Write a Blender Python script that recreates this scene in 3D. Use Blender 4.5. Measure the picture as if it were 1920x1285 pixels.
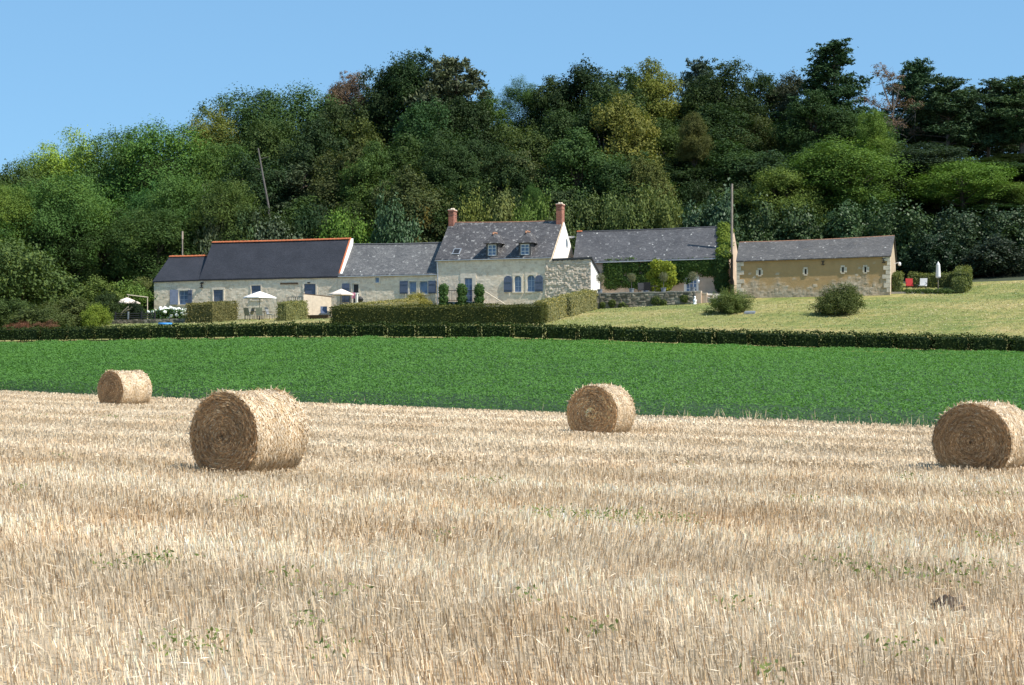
import bpy, math, random
import numpy as np
from mathutils import Vector

for o in list(bpy.data.objects):
    bpy.data.objects.remove(o)
S = bpy.context.scene
COL = S.collection
R = math.radians

# ------------------------------------------------------------------ camera, sky, sun, exposure
F, CX, Y0, ZC = 3000.0, 960.0, 680.0, 2.0        # focal length in photo pixels, centre column, eye-level row, eye height
cam_d = bpy.data.cameras.new('camera')
cam = bpy.data.objects.new('camera', cam_d)
COL.objects.link(cam)
cam.location = (0, 0, ZC)
cam.rotation_euler = (R(90), 0, 0)
cam_d.sensor_width = 36.0
cam_d.lens = 36.0 * F / 1920.0
cam_d.shift_y = (Y0 - 642.5) / 1920.0
cam_d.clip_start, cam_d.clip_end = 0.1, 6000
S.camera = cam

SUN_AZ, SUN_EL = -27.0, 52.0                      # azimuth measured from +x (towards the viewer is negative)
sd = Vector((math.cos(R(SUN_EL)) * math.cos(R(SUN_AZ)), math.cos(R(SUN_EL)) * math.sin(R(SUN_AZ)), math.sin(R(SUN_EL))))
sun_d = bpy.data.lights.new('sun', 'SUN')
sun_d.energy, sun_d.angle, sun_d.color = 5.0, R(0.53), (1.0, 0.95, 0.87)
sun = bpy.data.objects.new('sun', sun_d)
COL.objects.link(sun)
sun.location = (60, -20, 80)
sun.rotation_euler = (-sd).to_track_quat('-Z', 'Y').to_euler()

w = bpy.data.worlds.new('World')
S.world = w
w.use_nodes = True
nt = w.node_tree
sky = nt.nodes.new('ShaderNodeTexSky')
sky.sky_type = 'NISHITA'
sky.sun_disc = False
sky.sun_elevation = R(SUN_EL)
sky.sun_rotation = math.atan2(sd.x, sd.y)
sky.altitude, sky.air_density, sky.dust_density, sky.ozone_density = 60, 0.85, 0.0, 5.0
bgn = nt.nodes['Background']
bgn.inputs[1].default_value = 0.13
# the photograph's clear sky is evenly blue: soften the zenith-to-horizon range and match its cyan tone
gm = nt.nodes.new('ShaderNodeGamma')
gm.inputs[1].default_value = 0.36
nt.links.new(sky.outputs[0], gm.inputs[0])
tn = nt.nodes.new('ShaderNodeMix')
tn.data_type, tn.blend_type = 'RGBA', 'MULTIPLY'
tn.inputs[0].default_value = 1.0
tn.inputs[7].default_value = (1.07, 1.78, 2.38, 1)
nt.links.new(gm.outputs[0], tn.inputs[6])
nt.links.new(tn.outputs[2], bgn.inputs[0])
vs = S.view_settings
vs.view_transform, vs.look, vs.gamma, vs.exposure = 'Standard', 'None', 1.0, 0.62
vs.use_curve_mapping = False

# ------------------------------------------------------------------ frames and pixel geometry
TH = R(17)
UX, UY = math.cos(TH), -math.sin(TH)
VX, VY = math.sin(TH), math.cos(TH)
P0 = (0.0, 130.0)


def world(u, v):
    return (P0[0] + u * UX + v * VX, P0[1] + u * UY + v * VY)


def local(x, y):
    dx, dy = x - P0[0], y - P0[1]
    return (dx * UX + dy * UY, dx * VX + dy * VY)


def fp(px, py, v=0.0):
    """photo pixel -> (u, z) on the vertical plane at depth v of the farm's own frame"""
    k = (px - CX) / F
    t = (P0[0] * VX + P0[1] * VY + v) / (k * VX + VY)
    u, _ = local(k * t, t)
    return u, ZC + (Y0 - py) / F * t


def fu(px, v=0.0):
    return fp(px, 600, v)[0]


# ------------------------------------------------------------------ terrain
HX = np.array([-200, -60, -35, -13.6, 0, 13.8, 28.6, 60, 200.])
HZ = np.array([2.9, 3.15, 3.3, 3.5, 3.35, 2.78, 2.36, 2.0, 1.5])
FXs = np.array([-200, -60, -31, -14, 0, 8, 18, 29, 33, 40, 60, 200.])
FZs = np.array([4.6, 5.2, 5.65, 5.8, 6.05, 6.5, 7.0, 7.1, 7.0, 7.15, 7.6, 8.5])
RX = np.array([-250, -70, -45, -22, -8, 20, 45, 70, 250.])
RZ = np.array([3.0, 4.5, 5.5, 8.0, 10.5, 13.0, 13.5, 14.0, 14.0])


def line_b(x):
    return np.maximum(np.minimum(64.7 - 0.74 * x, line_h(x) - 9.0), 28.0)


def line_h(x):
    return 98.0 - 0.3 * x


def line_f(x):
    return 130.0 - 0.306 * x


def stub_z(x, y):
    return -0.015 * np.clip(x, -60, 60) + 0.035 * np.sin(x * 0.21 + 1.0) * np.sin(y * 0.17) + 0.02 * np.sin(y * 0.63 + x * 0.3)


def terrain(x, y):
    x = np.asarray(x, float)
    y = np.asarray(y, float)
    yb, yh, yf = line_b(x), line_h(x), line_f(x)
    zb = stub_z(x, yb)
    zh = np.interp(x, HX, HZ)
    zf = np.interp(x, FXs, FZs)
    rise = np.interp(x, RX, RZ)
    t1 = np.clip((y - yb) / (yh - yb), 0, 1)
    t2 = np.clip((y - yh) / (yf - yh), 0, 1)
    s = np.clip((y - yf - 11) / 45.0, 0, 1)
    s = s * s * (3 - 2 * s)
    far = np.clip((y - yf - 62) / 120.0, 0, 1)
    z = np.where(y < yb, stub_z(x, y), 0)
    z = np.where((y >= yb) & (y < yh), zb + (zh - zb) * t1, z)
    bow = 0.22 * np.sin(t2 * np.pi)
    z = np.where(y >= yh, zh + (zf - zh) * t2 + bow + 0.15 * np.clip(y - yf, 0, 11) * np.clip((x - 24) / 6, 0, 1) + rise * s - 5.0 * far * far, z)
    return z


def gz(x, y):
    return float(terrain(x, y))


def hit(px, py):
    """where the line of sight through a photo pixel meets the ground"""
    k, m = (px - CX) / F, (Y0 - py) / F
    t = np.arange(6, 260, 0.05)
    g = terrain(k * t, t) - (ZC + m * t)
    i = int(np.argmax(g > 0))
    return k * t[i], t[i], float(terrain(k * t[i], t[i]))


# ------------------------------------------------------------------ materials
def mat(name):
    m = bpy.data.materials.new(name)
    m.use_nodes = True
    n = m.node_tree
    b = n.nodes['Principled BSDF']
    return m, n, b


def nd(n, t, **kw):
    x = n.nodes.new(t)
    for k, v in kw.items():
        if k.startswith('i_'):
            x.inputs[k[2:].replace('_', ' ')].default_value = v
        else:
            setattr(x, k, v)
    return x


def ramp(n, fac, stops, interp='LINEAR'):
    r = n.nodes.new('ShaderNodeValToRGB')
    r.color_ramp.interpolation = interp
    e = r.color_ramp.elements
    while len(e) < len(stops):
        e.new(0.5)
    for el, (p, c) in zip(e, stops):
        el.position = p
        el.color = (*c, 1) if len(c) == 3 else c
    n.links.new(fac, r.inputs[0])
    return r.outputs[0]


def mixc(n, fac, a, b, blend='MIX'):
    m = n.nodes.new('ShaderNodeMix')
    m.data_type = 'RGBA'
    m.blend_type = blend
    for s, v in ((0, fac), (6, a), (7, b)):
        if hasattr(v, 'is_linked') or hasattr(v, 'links'):
            n.links.new(v, m.inputs[s])
        elif s == 0:
            m.inputs[0].default_value = v
        else:
            m.inputs[s].default_value = (*v, 1)
    return m.outputs[2]


def mth(n, op, a, b=0.0, clamp=False):
    m = n.nodes.new('ShaderNodeMath')
    m.operation = op
    m.use_clamp = clamp
    for i, v in ((0, a), (1, b)):
        if hasattr(v, 'links'):
            n.links.new(v, m.inputs[i])
        else:
            m.inputs[i].default_value = v
    return m.outputs[0]


def noise(n, vec, scale, detail=4, rough=0.55, dist=0.0):
    x = nd(n, 'ShaderNodeTexNoise')
    x.inputs['Scale'].default_value = scale
    x.inputs['Detail'].default_value = detail
    x.inputs['Roughness'].default_value = rough
    x.inputs['Distortion'].default_value = dist
    if vec is not None:
        n.links.new(vec, x.inputs['Vector'])
    return x.outputs['Fac']


def coords(n, which='Object', scale=None, rot=None):
    t = nd(n, 'ShaderNodeTexCoord')
    o = t.outputs[which]
    if scale or rot:
        mp = nd(n, 'ShaderNodeMapping')
        if scale:
            mp.inputs['Scale'].default_value = scale
        if rot:
            mp.inputs['Rotation'].default_value = rot
        n.links.new(o, mp.inputs[0])
        o = mp.outputs[0]
    return o


def bump(n, b, h, dist, strength=1.0):
    x = nd(n, 'ShaderNodeBump')
    x.inputs['Distance'].default_value = dist
    x.inputs['Strength'].default_value = strength
    n.links.new(h, x.inputs['Height'])
    n.links.new(x.outputs[0], b.inputs['Normal'])


def attr(n, name):
    a = nd(n, 'ShaderNodeAttribute')
    a.attribute_name = name
    return a


def simple(name, col, rough=0.7, var=0.15, scale=8.0, metal=0.0, spec=0.3):
    m, n, b = mat(name)
    f = noise(n, coords(n), scale, 5)
    lo = tuple(c * (1 - var) for c in col)
    hi = tuple(min(1, c * (1 + var)) for c in col)
    n.links.new(ramp(n, f, [(0.3, lo), (0.7, hi)]), b.inputs['Base Color'])
    b.inputs['Roughness'].default_value = rough
    b.inputs['Metallic'].default_value = metal
    b.inputs['Specular IOR Level'].default_value = spec
    return m


def foliage_mat(name, trans=0.22, rough=0.6, spec=0.08, yellow=(1.35, 1.12, 0.6)):
    """leaf colour = the object's own colour varied leaf by leaf"""
    m, n, b = mat(name)
    oi = nd(n, 'ShaderNodeObjectInfo')
    t = attr(n, 'tint').outputs['Fac']
    c = mixc(n, 1.0, oi.outputs['Color'], ramp(n, t, [(0.0, (0.55, 0.6, 0.6)), (0.55, (1, 1, 1)), (1.0, yellow)]), 'MULTIPLY')
    b.inputs['Roughness'].default_value = rough
    b.inputs['Specular IOR Level'].default_value = spec
    n.links.new(c, b.inputs['Base Color'])
    tr = nd(n, 'ShaderNodeBsdfTranslucent')
    c2 = mixc(n, 1.0, c, (1.1, 1.25, 0.5), 'MULTIPLY')
    n.links.new(c2, tr.inputs['Color'])
    mx = nd(n, 'ShaderNodeMixShader')
    mx.inputs[0].default_value = trans
    n.links.new(b.outputs[0], mx.inputs[1])
    n.links.new(tr.outputs[0], mx.inputs[2])
    n.links.new(mx.outputs[0], n.nodes['Material Output'].inputs[0])
    return m


M = {}
M['leaf'] = foliage_mat('leaf')
M['glossy_leaf'] = foliage_mat('glossy_leaf', trans=0.12, rough=0.5, spec=0.18, yellow=(1.2, 1.2, 1.0))
M['needle'] = foliage_mat('needle', trans=0.08, rough=0.6, yellow=(1.3, 1.15, 0.9))
M['crop_leaf'] = foliage_mat('crop_leaf', trans=0.3, rough=0.6, yellow=(1.15, 1.12, 0.8))


def vcol_mat(name, rough=0.65, spec=0.3, trans=0.0):
    m, n, b = mat(name)
    a = attr(n, 'Col')
    n.links.new(a.outputs['Color'], b.inputs['Base Color'])
    b.inputs['Roughness'].default_value = rough
    b.inputs['Specular IOR Level'].default_value = spec
    if trans:
        tr = nd(n, 'ShaderNodeBsdfTranslucent')
        n.links.new(a.outputs['Color'], tr.inputs['Color'])
        mx = nd(n, 'ShaderNodeMixShader')
        mx.inputs[0].default_value = trans
        n.links.new(b.outputs[0], mx.inputs[1])
        n.links.new(tr.outputs[0], mx.inputs[2])
        n.links.new(mx.outputs[0], n.nodes['Material Output'].inputs[0])
    return m


M['straw'] = vcol_mat('straw', 0.5, 0.35, 0.15)


def rubble_mat(name, stone_lo, stone_hi, mortar, render=None, bump_d=0.012):
    m, n, b = mat(name)
    t = attr(n, 'tint').outputs['Fac']
    mo = attr(n, 'mort').outputs['Fac']
    co = coords(n)
    sc = ramp(n, t, [(0.0, stone_lo), (0.6, tuple((a + c) / 2 for a, c in zip(stone_lo, stone_hi))), (1.0, stone_hi)])
    g = noise(n, co, 9, 6, 0.65)
    sc = mixc(n, 1.0, sc, ramp(n, g, [(0.25, (0.84, 0.83, 0.81)), (0.7, (1.06, 1.06, 1.06))]), 'MULTIPLY')
    big = noise(n, co, 0.7, 4, 0.6)
    sc = mixc(n, 1.0, sc, ramp(n, big, [(0.3, (0.82, 0.8, 0.77)), (0.65, (1.06, 1.05, 1.03))]), 'MULTIPLY')
    c = mixc(n, mo, sc, mortar)
    if render:
        c = mixc(n, attr(n, 'render').outputs['Fac'], c, mixc(n, noise(n, co, 1.2, 6, 0.65), tuple(v * 0.7 for v in render), tuple(v * 1.2 for v in render)))
    n.links.new(c, b.inputs['Base Color'])
    b.inputs['Roughness'].default_value = 0.9
    b.inputs['Specular IOR Level'].default_value = 0.15
    bump(n, b, noise(n, co, 22, 6, 0.7), bump_d * 2)
    return m


M['tuffeau'] = rubble_mat('pale_limestone', (0.72, 0.60, 0.465), (0.87, 0.76, 0.61), (0.83, 0.715, 0.565))
M['rough_stone'] = rubble_mat('rough_rubble', (0.60, 0.49, 0.38), (0.80, 0.69, 0.56), (0.52, 0.42, 0.31))
M['barn_wall'] = rubble_mat('barn_rubble_and_render', (0.40, 0.32, 0.23), (0.60, 0.50, 0.38), (0.44, 0.33, 0.21), render=(0.47, 0.31, 0.15))
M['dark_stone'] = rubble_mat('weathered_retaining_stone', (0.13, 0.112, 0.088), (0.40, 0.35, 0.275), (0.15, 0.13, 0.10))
M['pink_render'] = simple('pinkish_render', (0.54, 0.41, 0.30), 0.9, 0.22, 1.3)
M['white_render'] = simple('white_render', (0.80, 0.78, 0.73), 0.9, 0.06, 1.5)
M['cut_stone'] = simple('cut_white_stone', (0.74, 0.64, 0.51), 0.85, 0.18, 3.0)
M['quoin'] = simple('quoin_stone', (0.62, 0.53, 0.41), 0.85, 0.25, 4.0)
M['blue_paint'] = simple('blue_grey_paint', (0.10, 0.125, 0.185), 0.5, 0.12, 5)
M['white_paint'] = simple('white_paint', (0.78, 0.78, 0.77), 0.45, 0.04, 6)
M['blue_frame'] = simple('pale_blue_frame', (0.36, 0.44, 0.56), 0.5, 0.08, 6)
M['zinc'] = simple('zinc', (0.40, 0.42, 0.44), 0.45, 0.15, 6, 0.6)
M['iron'] = simple('dark_iron', (0.03, 0.03, 0.032), 0.6, 0.3, 12)
M['wood_dark'] = simple('dark_timber', (0.10, 0.065, 0.04), 0.8, 0.3, 9)
M['wood_pale'] = simple('pale_boards', (0.60, 0.50, 0.38), 0.7, 0.12, 4)
M['pole_wood'] = simple('weathered_pole', (0.26, 0.22, 0.18), 0.9, 0.2, 5)
M['bark'] = simple('bark', (0.085, 0.068, 0.052), 0.95, 0.4, 5)
M['pine_bark'] = simple('pine_bark', (0.20, 0.15, 0.12), 0.95, 0.4, 4)
M['grey_bark'] = simple('dead_bark', (0.12, 0.11, 0.10), 0.95, 0.3, 4)
M['terracotta'] = simple('terracotta', (0.48, 0.15, 0.065), 0.8, 0.3, 9)
M['old_terracotta'] = simple('old_terracotta', (0.30, 0.155, 0.095), 0.85, 0.4, 9)
M['canvas'] = simple('ivory_canvas', (0.66, 0.57, 0.49), 0.9, 0.05, 5)
M['white_cloth'] = simple('white_cloth', (0.70, 0.69, 0.67), 0.9, 0.04, 5)
M['red_cloth'] = simple('red_cloth', (0.42, 0.035, 0.035), 0.8, 0.1, 8)
M['pink_cloth'] = simple('pink_cloth', (0.68, 0.28, 0.38), 0.9, 0.1, 8)
M['blue_plastic'] = simple('blue_plastic', (0.05, 0.25, 0.62), 0.4, 0.08, 5)
M['pot_grey'] = simple('grey_pot', (0.16, 0.18, 0.20), 0.6, 0.15, 8)
M['petal'] = simple('white_petals', (0.82, 0.84, 0.78), 0.8, 0.08, 20)
M['paving'] = simple('stone_paving', (0.34, 0.31, 0.27), 0.9, 0.2, 2.5)
M['soil'] = simple('dark_soil', (0.06, 0.042, 0.03), 0.95, 0.4, 6)
M['concrete'] = simple('dark_coping', (0.045, 0.047, 0.05), 0.7, 0.25, 5)
M['lampglass'] = simple('lamp_glass', (0.5, 0.5, 0.48), 0.2, 0.05, 5)

m, n, b = mat('window_glass')
b.inputs['Base Color'].default_value = (0.07, 0.10, 0.16, 1)
b.inputs['Roughness'].default_value = 0.08
b.inputs['Specular IOR Level'].default_value = 0.6
n.links.new(ramp(n, noise(n, coords(n), 1.2, 3), [(0.35, (0.07, 0.11, 0.20)), (0.7, (0.17, 0.24, 0.38))]), b.inputs['Base Color'])  # blue of the reflected sky put into the pane colour
M['glass'] = m
m, n, b = mat('dark_interior')
b.inputs['Base Color'].default_value = (0.012, 0.012, 0.014, 1)
n.links.new(ramp(n, noise(n, coords(n), 3, 2), [(0.3, (0.008, 0.008, 0.01)), (0.7, (0.02, 0.019, 0.018))]), b.inputs['Base Color'])
M['dark'] = m  # near-black for openings: the unlit inside put into the colour

# brick
m, n, b = mat('red_brick')
bt = nd(n, 'ShaderNodeTexBrick')
bt.inputs['Scale'].default_value = 1.0
bt.inputs['Brick Width'].default_value = 0.22
bt.inputs['Row Height'].default_value = 0.075
bt.inputs['Mortar Size'].default_value = 0.008
bt.inputs['Color1'].default_value = (0.42, 0.13, 0.075, 1)
bt.inputs['Color2'].default_value = (0.30, 0.085, 0.05, 1)
bt.inputs['Mortar'].default_value = (0.42, 0.33, 0.26, 1)
n.links.new(coords(n, 'UV'), bt.inputs['Vector'])
n.links.new(mixc(n, 1.0, bt.outputs['Color'], ramp(n, noise(n, coords(n), 2.5, 5), [(0.3, (0.7, 0.7, 0.7)), (0.7, (1.1, 1.1, 1.1))]), 'MULTIPLY'), b.inputs['Base Color'])
b.inputs['Roughness'].default_value = 0.9
bump(n, b, bt.outputs['Fac'], -0.01)
M['brick'] = m


def slate_mat(name, c1, c2, lichen=0.0, spots=0.0, lichen_col=(0.42, 0.42, 0.40), moss=0.0):
    m, n, b = mat(name)
    uv = coords(n, 'UV')
    # slightly wavering courses
    bt = nd(n, 'ShaderNodeTexBrick')
    bt.inputs['Scale'].default_value = 1.0
    bt.inputs['Brick Width'].default_value = 0.20
    bt.inputs['Row Height'].default_value = 0.12
    bt.inputs['Mortar Size'].default_value = 0.006
    bt.inputs['Mortar Smooth'].default_value = 0.2
    bt.inputs['Bias'].default_value = 0.0
    bt.inputs['Color1'].default_value = (*c1, 1)
    bt.inputs['Color2'].default_value = (*c2, 1)
    bt.inputs['Mortar'].default_value = (*[v * 0.35 for v in c1], 1)
    wob = nd(n, 'ShaderNodeTexNoise')
    wob.inputs['Scale'].default_value = 1.3
    n.links.new(uv, wob.inputs['Vector'])
    ad = nd(n, 'ShaderNodeVectorMath', operation='MULTIPLY_ADD')
    n.links.new(wob.outputs['Color'], ad.inputs[0])
    ad.inputs[1].default_value = (0.05, 0.05, 0)
    n.links.new(uv, ad.inputs[2])
    n.links.new(ad.outputs[0], bt.inputs['Vector'])
    big = noise(n, uv, 0.55, 5, 0.6)
    c = mixc(n, 1.0, bt.outputs['Color'], ramp(n, big, [(0.3, (0.72, 0.72, 0.72)), (0.68, (1.2, 1.18, 1.15))]), 'MULTIPLY')
    fine = noise(n, uv, 7.0, 6, 0.7)
    c = mixc(n, 1.0, c, ramp(n, fine, [(0.3, (0.7, 0.7, 0.72)), (0.7, (1.28, 1.28, 1.25))]), 'MULTIPLY')
    if lichen:
        l = noise(n, uv, 2.6, 8, 0.72, 0.6)
        f = ramp(n, l, [(0.60 - 0.06 * lichen, (0, 0, 0)), (0.68 - 0.06 * lichen, (0.75, 0.75, 0.75))])
        c = mixc(n, f, c, lichen_col)
    if moss:
        l = noise(n, uv, 1.6, 6, 0.65)
        f = ramp(n, l, [(0.58, (0, 0, 0)), (0.75, (moss, moss, moss))])
        c = mixc(n, f, c, (0.16, 0.13, 0.08))
    if spots:
        v = nd(n, 'ShaderNodeTexVoronoi')
        v.inputs['Scale'].default_value = 1.5
        n.links.new(ad.outputs[0], v.inputs['Vector'])
        d = mth(n, 'ADD', v.outputs['Distance'], mth(n, 'MULTIPLY', mth(n, 'SUBTRACT', noise(n, uv, 9, 3), 0.5), 0.16))
        f = mth(n, 'LESS_THAN', d, 0.10)
        sep = nd(n, 'ShaderNodeSeparateColor')
        n.links.new(v.outputs['Color'], sep.inputs[0])
        f = mth(n, 'MULTIPLY', f, mth(n, 'GREATER_THAN', sep.outputs[0], 1.0 - spots))
        c = mixc(n, mth(n, 'MULTIPLY', f, 0.8), c, (0.55, 0.55, 0.51))
    n.links.new(c, b.inputs['Base Color'])
    b.inputs['Roughness'].default_value = 0.62
    b.inputs['Specular IOR Level'].default_value = 0.35
    h = mth(n, 'ADD', mth(n, 'MULTIPLY', bt.outputs['Fac'], -0.6), fine)
    bump(n, b, h, 0.02, 0.9)
    return m


M['slate_new'] = slate_mat('new_slate', (0.026, 0.028, 0.037), (0.034, 0.036, 0.046))
M['slate_wing'] = slate_mat('grey_weathered_slate', (0.095, 0.095, 0.10), (0.15, 0.15, 0.15), 0.55, 0.12, (0.36, 0.36, 0.34))
M['slate_main'] = slate_mat('lichened_slate', (0.06, 0.058, 0.062), (0.095, 0.092, 0.096), 0.72, 0.2, (0.42, 0.41, 0.39), 0.2)
M['slate_ivy'] = slate_mat('spotted_slate', (0.062, 0.062, 0.068), (0.095, 0.095, 0.102), 0.35, 0.6, (0.34, 0.34, 0.33), 0.15)
M['slate_barn'] = slate_mat('brown_grey_slate', (0.075, 0.07, 0.068), (0.115, 0.11, 0.105), 0.35, 0.25, (0.34, 0.33, 0.30), 0.4)

# grounds
m, n, b = mat('stubble_soil')
co = coords(n)
f = noise(n, coords(n, 'Object', (1, 1.6, 1)), 9, 8, 0.7)
g = noise(n, coords(n, 'Object', (0.05, 0.3, 1), (0, 0, R(-36))), 1.0, 4, 0.6)
c = ramp(n, f, [(0.25, (0.36, 0.27, 0.17)), (0.5, (0.54, 0.43, 0.29)), (0.75, (0.68, 0.57, 0.42))])
c = mixc(n, 1.0, c, ramp(n, g, [(0.3, (0.8, 0.78, 0.76)), (0.7, (1.08, 1.07, 1.05))]), 'MULTIPLY')
n.links.new(c, b.inputs['Base Color'])
b.inputs['Roughness'].default_value = 0.95
bump(n, b, noise(n, co, 25, 6, 0.75), 0.04)
M['stubble_soil'] = m

m, n, b = mat('crop_soil')
f = noise(n, coords(n), 6, 6, 0.7)
n.links.new(ramp(n, f, [(0.3, (0.016, 0.045, 0.012)), (0.7, (0.03, 0.075, 0.02))]), b.inputs['Base Color'])
b.inputs['Roughness'].default_value = 0.95
M['crop_soil'] = m

m, n, b = mat('dry_lawn')
co = coords(n)
big = noise(n, co, 0.14, 6, 0.62, 0.3)
mid = noise(n, coords(n, 'Object', (0.5, 1.6, 1), (0, 0, R(-17))), 0.8, 6, 0.68)
fin = noise(n, co, 5, 8, 0.75)
c = ramp(n, mth(n, 'ADD', mth(n, 'MULTIPLY', big, 0.55), mth(n, 'MULTIPLY', mid, 0.45)),
         [(0.39, (0.14, 0.185, 0.056)), (0.47, (0.21, 0.225, 0.078)), (0.55, (0.30, 0.27, 0.11)), (0.64, (0.40, 0.325, 0.165))])
c = mixc(n, 1.0, c, ramp(n, fin, [(0.25, (0.55, 0.58, 0.52)), (0.72, (1.28, 1.24, 1.15))]), 'MULTIPLY')
wv = nd(n, 'ShaderNodeTexWave')
wv.inputs['Scale'].default_value = 0.33
wv.inputs['Distortion'].default_value = 1.2
n.links.new(coords(n, 'Object', None, (0, 0, R(28))), wv.inputs['Vector'])
c = mixc(n, 1.0, c, ramp(n, wv.outputs['Fac'], [(0.3, (0.93, 0.95, 0.93)), (0.7, (1.06, 1.05, 1.04))]), 'MULTIPLY')
n.links.new(c, b.inputs['Base Color'])
b.inputs['Roughness'].default_value = 0.95
b.inputs['Specular IOR Level'].default_value = 0.1
bump(n, b, fin, 0.12)
M['lawn'] = m

m, n, b = mat('forest_floor')
f = noise(n, coords(n), 0.8, 7, 0.7)
n.links.new(ramp(n, f, [(0.3, (0.018, 0.024, 0.010)), (0.55, (0.03, 0.042, 0.015)), (0.75, (0.055, 0.05, 0.028))]), b.inputs['Base Color'])
b.inputs['Roughness'].default_value = 1.0
M['forest_floor'] = m

# ------------------------------------------------------------------ object helpers


def props(o, label=None, cat=None, group=None, kind=None, color=None):
    if label:
        o['label'] = label
    if cat:
        o['category'] = cat
    if group:
        o['group'] = group
    if kind:
        o['kind'] = kind
    if color:
        o.color = (*color, 1)
    return o


def link(name, data, parent=None, loc=(0, 0, 0), rotz=0.0, **kw):
    o = bpy.data.objects.new(name, data)
    COL.objects.link(o)
    o.location = loc
    o.rotation_euler = (0, 0, rotz)
    if parent is not None:
        o.parent = parent
    return props(o, **kw)


def thing(name, label, cat, loc=(0, 0, 0), rotz=0.0, group=None):
    return link(name, None, None, loc, rotz, label=label, cat=cat, group=group)


def farm(name, label, cat, u, v, z, group=None):
    x, y = world(u, v)
    return thing(name, label, cat, (x, y, z), -TH, group)


def mesh_np(name, verts, quads=None, tris=None, material=None, attrs=None, uv=None, smooth=False):
    """verts (n,3); quads (m,4) / tris (k,3); attrs: name -> (domain POINT values)"""
    me = bpy.data.meshes.new(name)
    verts = np.ascontiguousarray(verts, np.float32)
    q = np.zeros((0, 4), np.int32) if quads is None else np.asarray(quads, np.int32)
    t = np.zeros((0, 3), np.int32) if tris is None else np.asarray(tris, np.int32)
    loops = np.concatenate([q.ravel(), t.ravel()]).astype(np.int32)
    me.vertices.add(len(verts))
    me.vertices.foreach_set('co', verts.ravel())
    me.loops.add(len(loops))
    me.loops.foreach_set('vertex_index', loops)
    st = np.concatenate([np.arange(len(q)) * 4, len(q) * 4 + np.arange(len(t)) * 3]).astype(np.int32)
    tot = np.concatenate([np.full(len(q), 4), np.full(len(t), 3)]).astype(np.int32)
    me.polygons.add(len(st))
    me.polygons.foreach_set('loop_start', st)
    me.polygons.foreach_set('loop_total', tot)
    if smooth:
        me.polygons.foreach_set('use_smooth', np.ones(len(st), bool))
    for k, a in (attrs or {}).items():
        a = np.asarray(a, np.float32)
        if a.ndim == 1:
            me.attributes.new(k, 'FLOAT', 'POINT').data.foreach_set('value', a)
        else:
            a4 = np.ones((len(a), 4), np.float32)
            a4[:, :3] = a
            me.attributes.new(k, 'FLOAT_COLOR', 'POINT').data.foreach_set('color', a4.ravel())
    if uv is not None:
        l = me.uv_layers.new(name='UVMap')
        l.data.foreach_set('uv', np.ascontiguousarray(np.asarray(uv, np.float32)[loops]).ravel())
    me.update(calc_edges=True)
    if material:
        me.materials.append(material)
    return me


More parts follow.
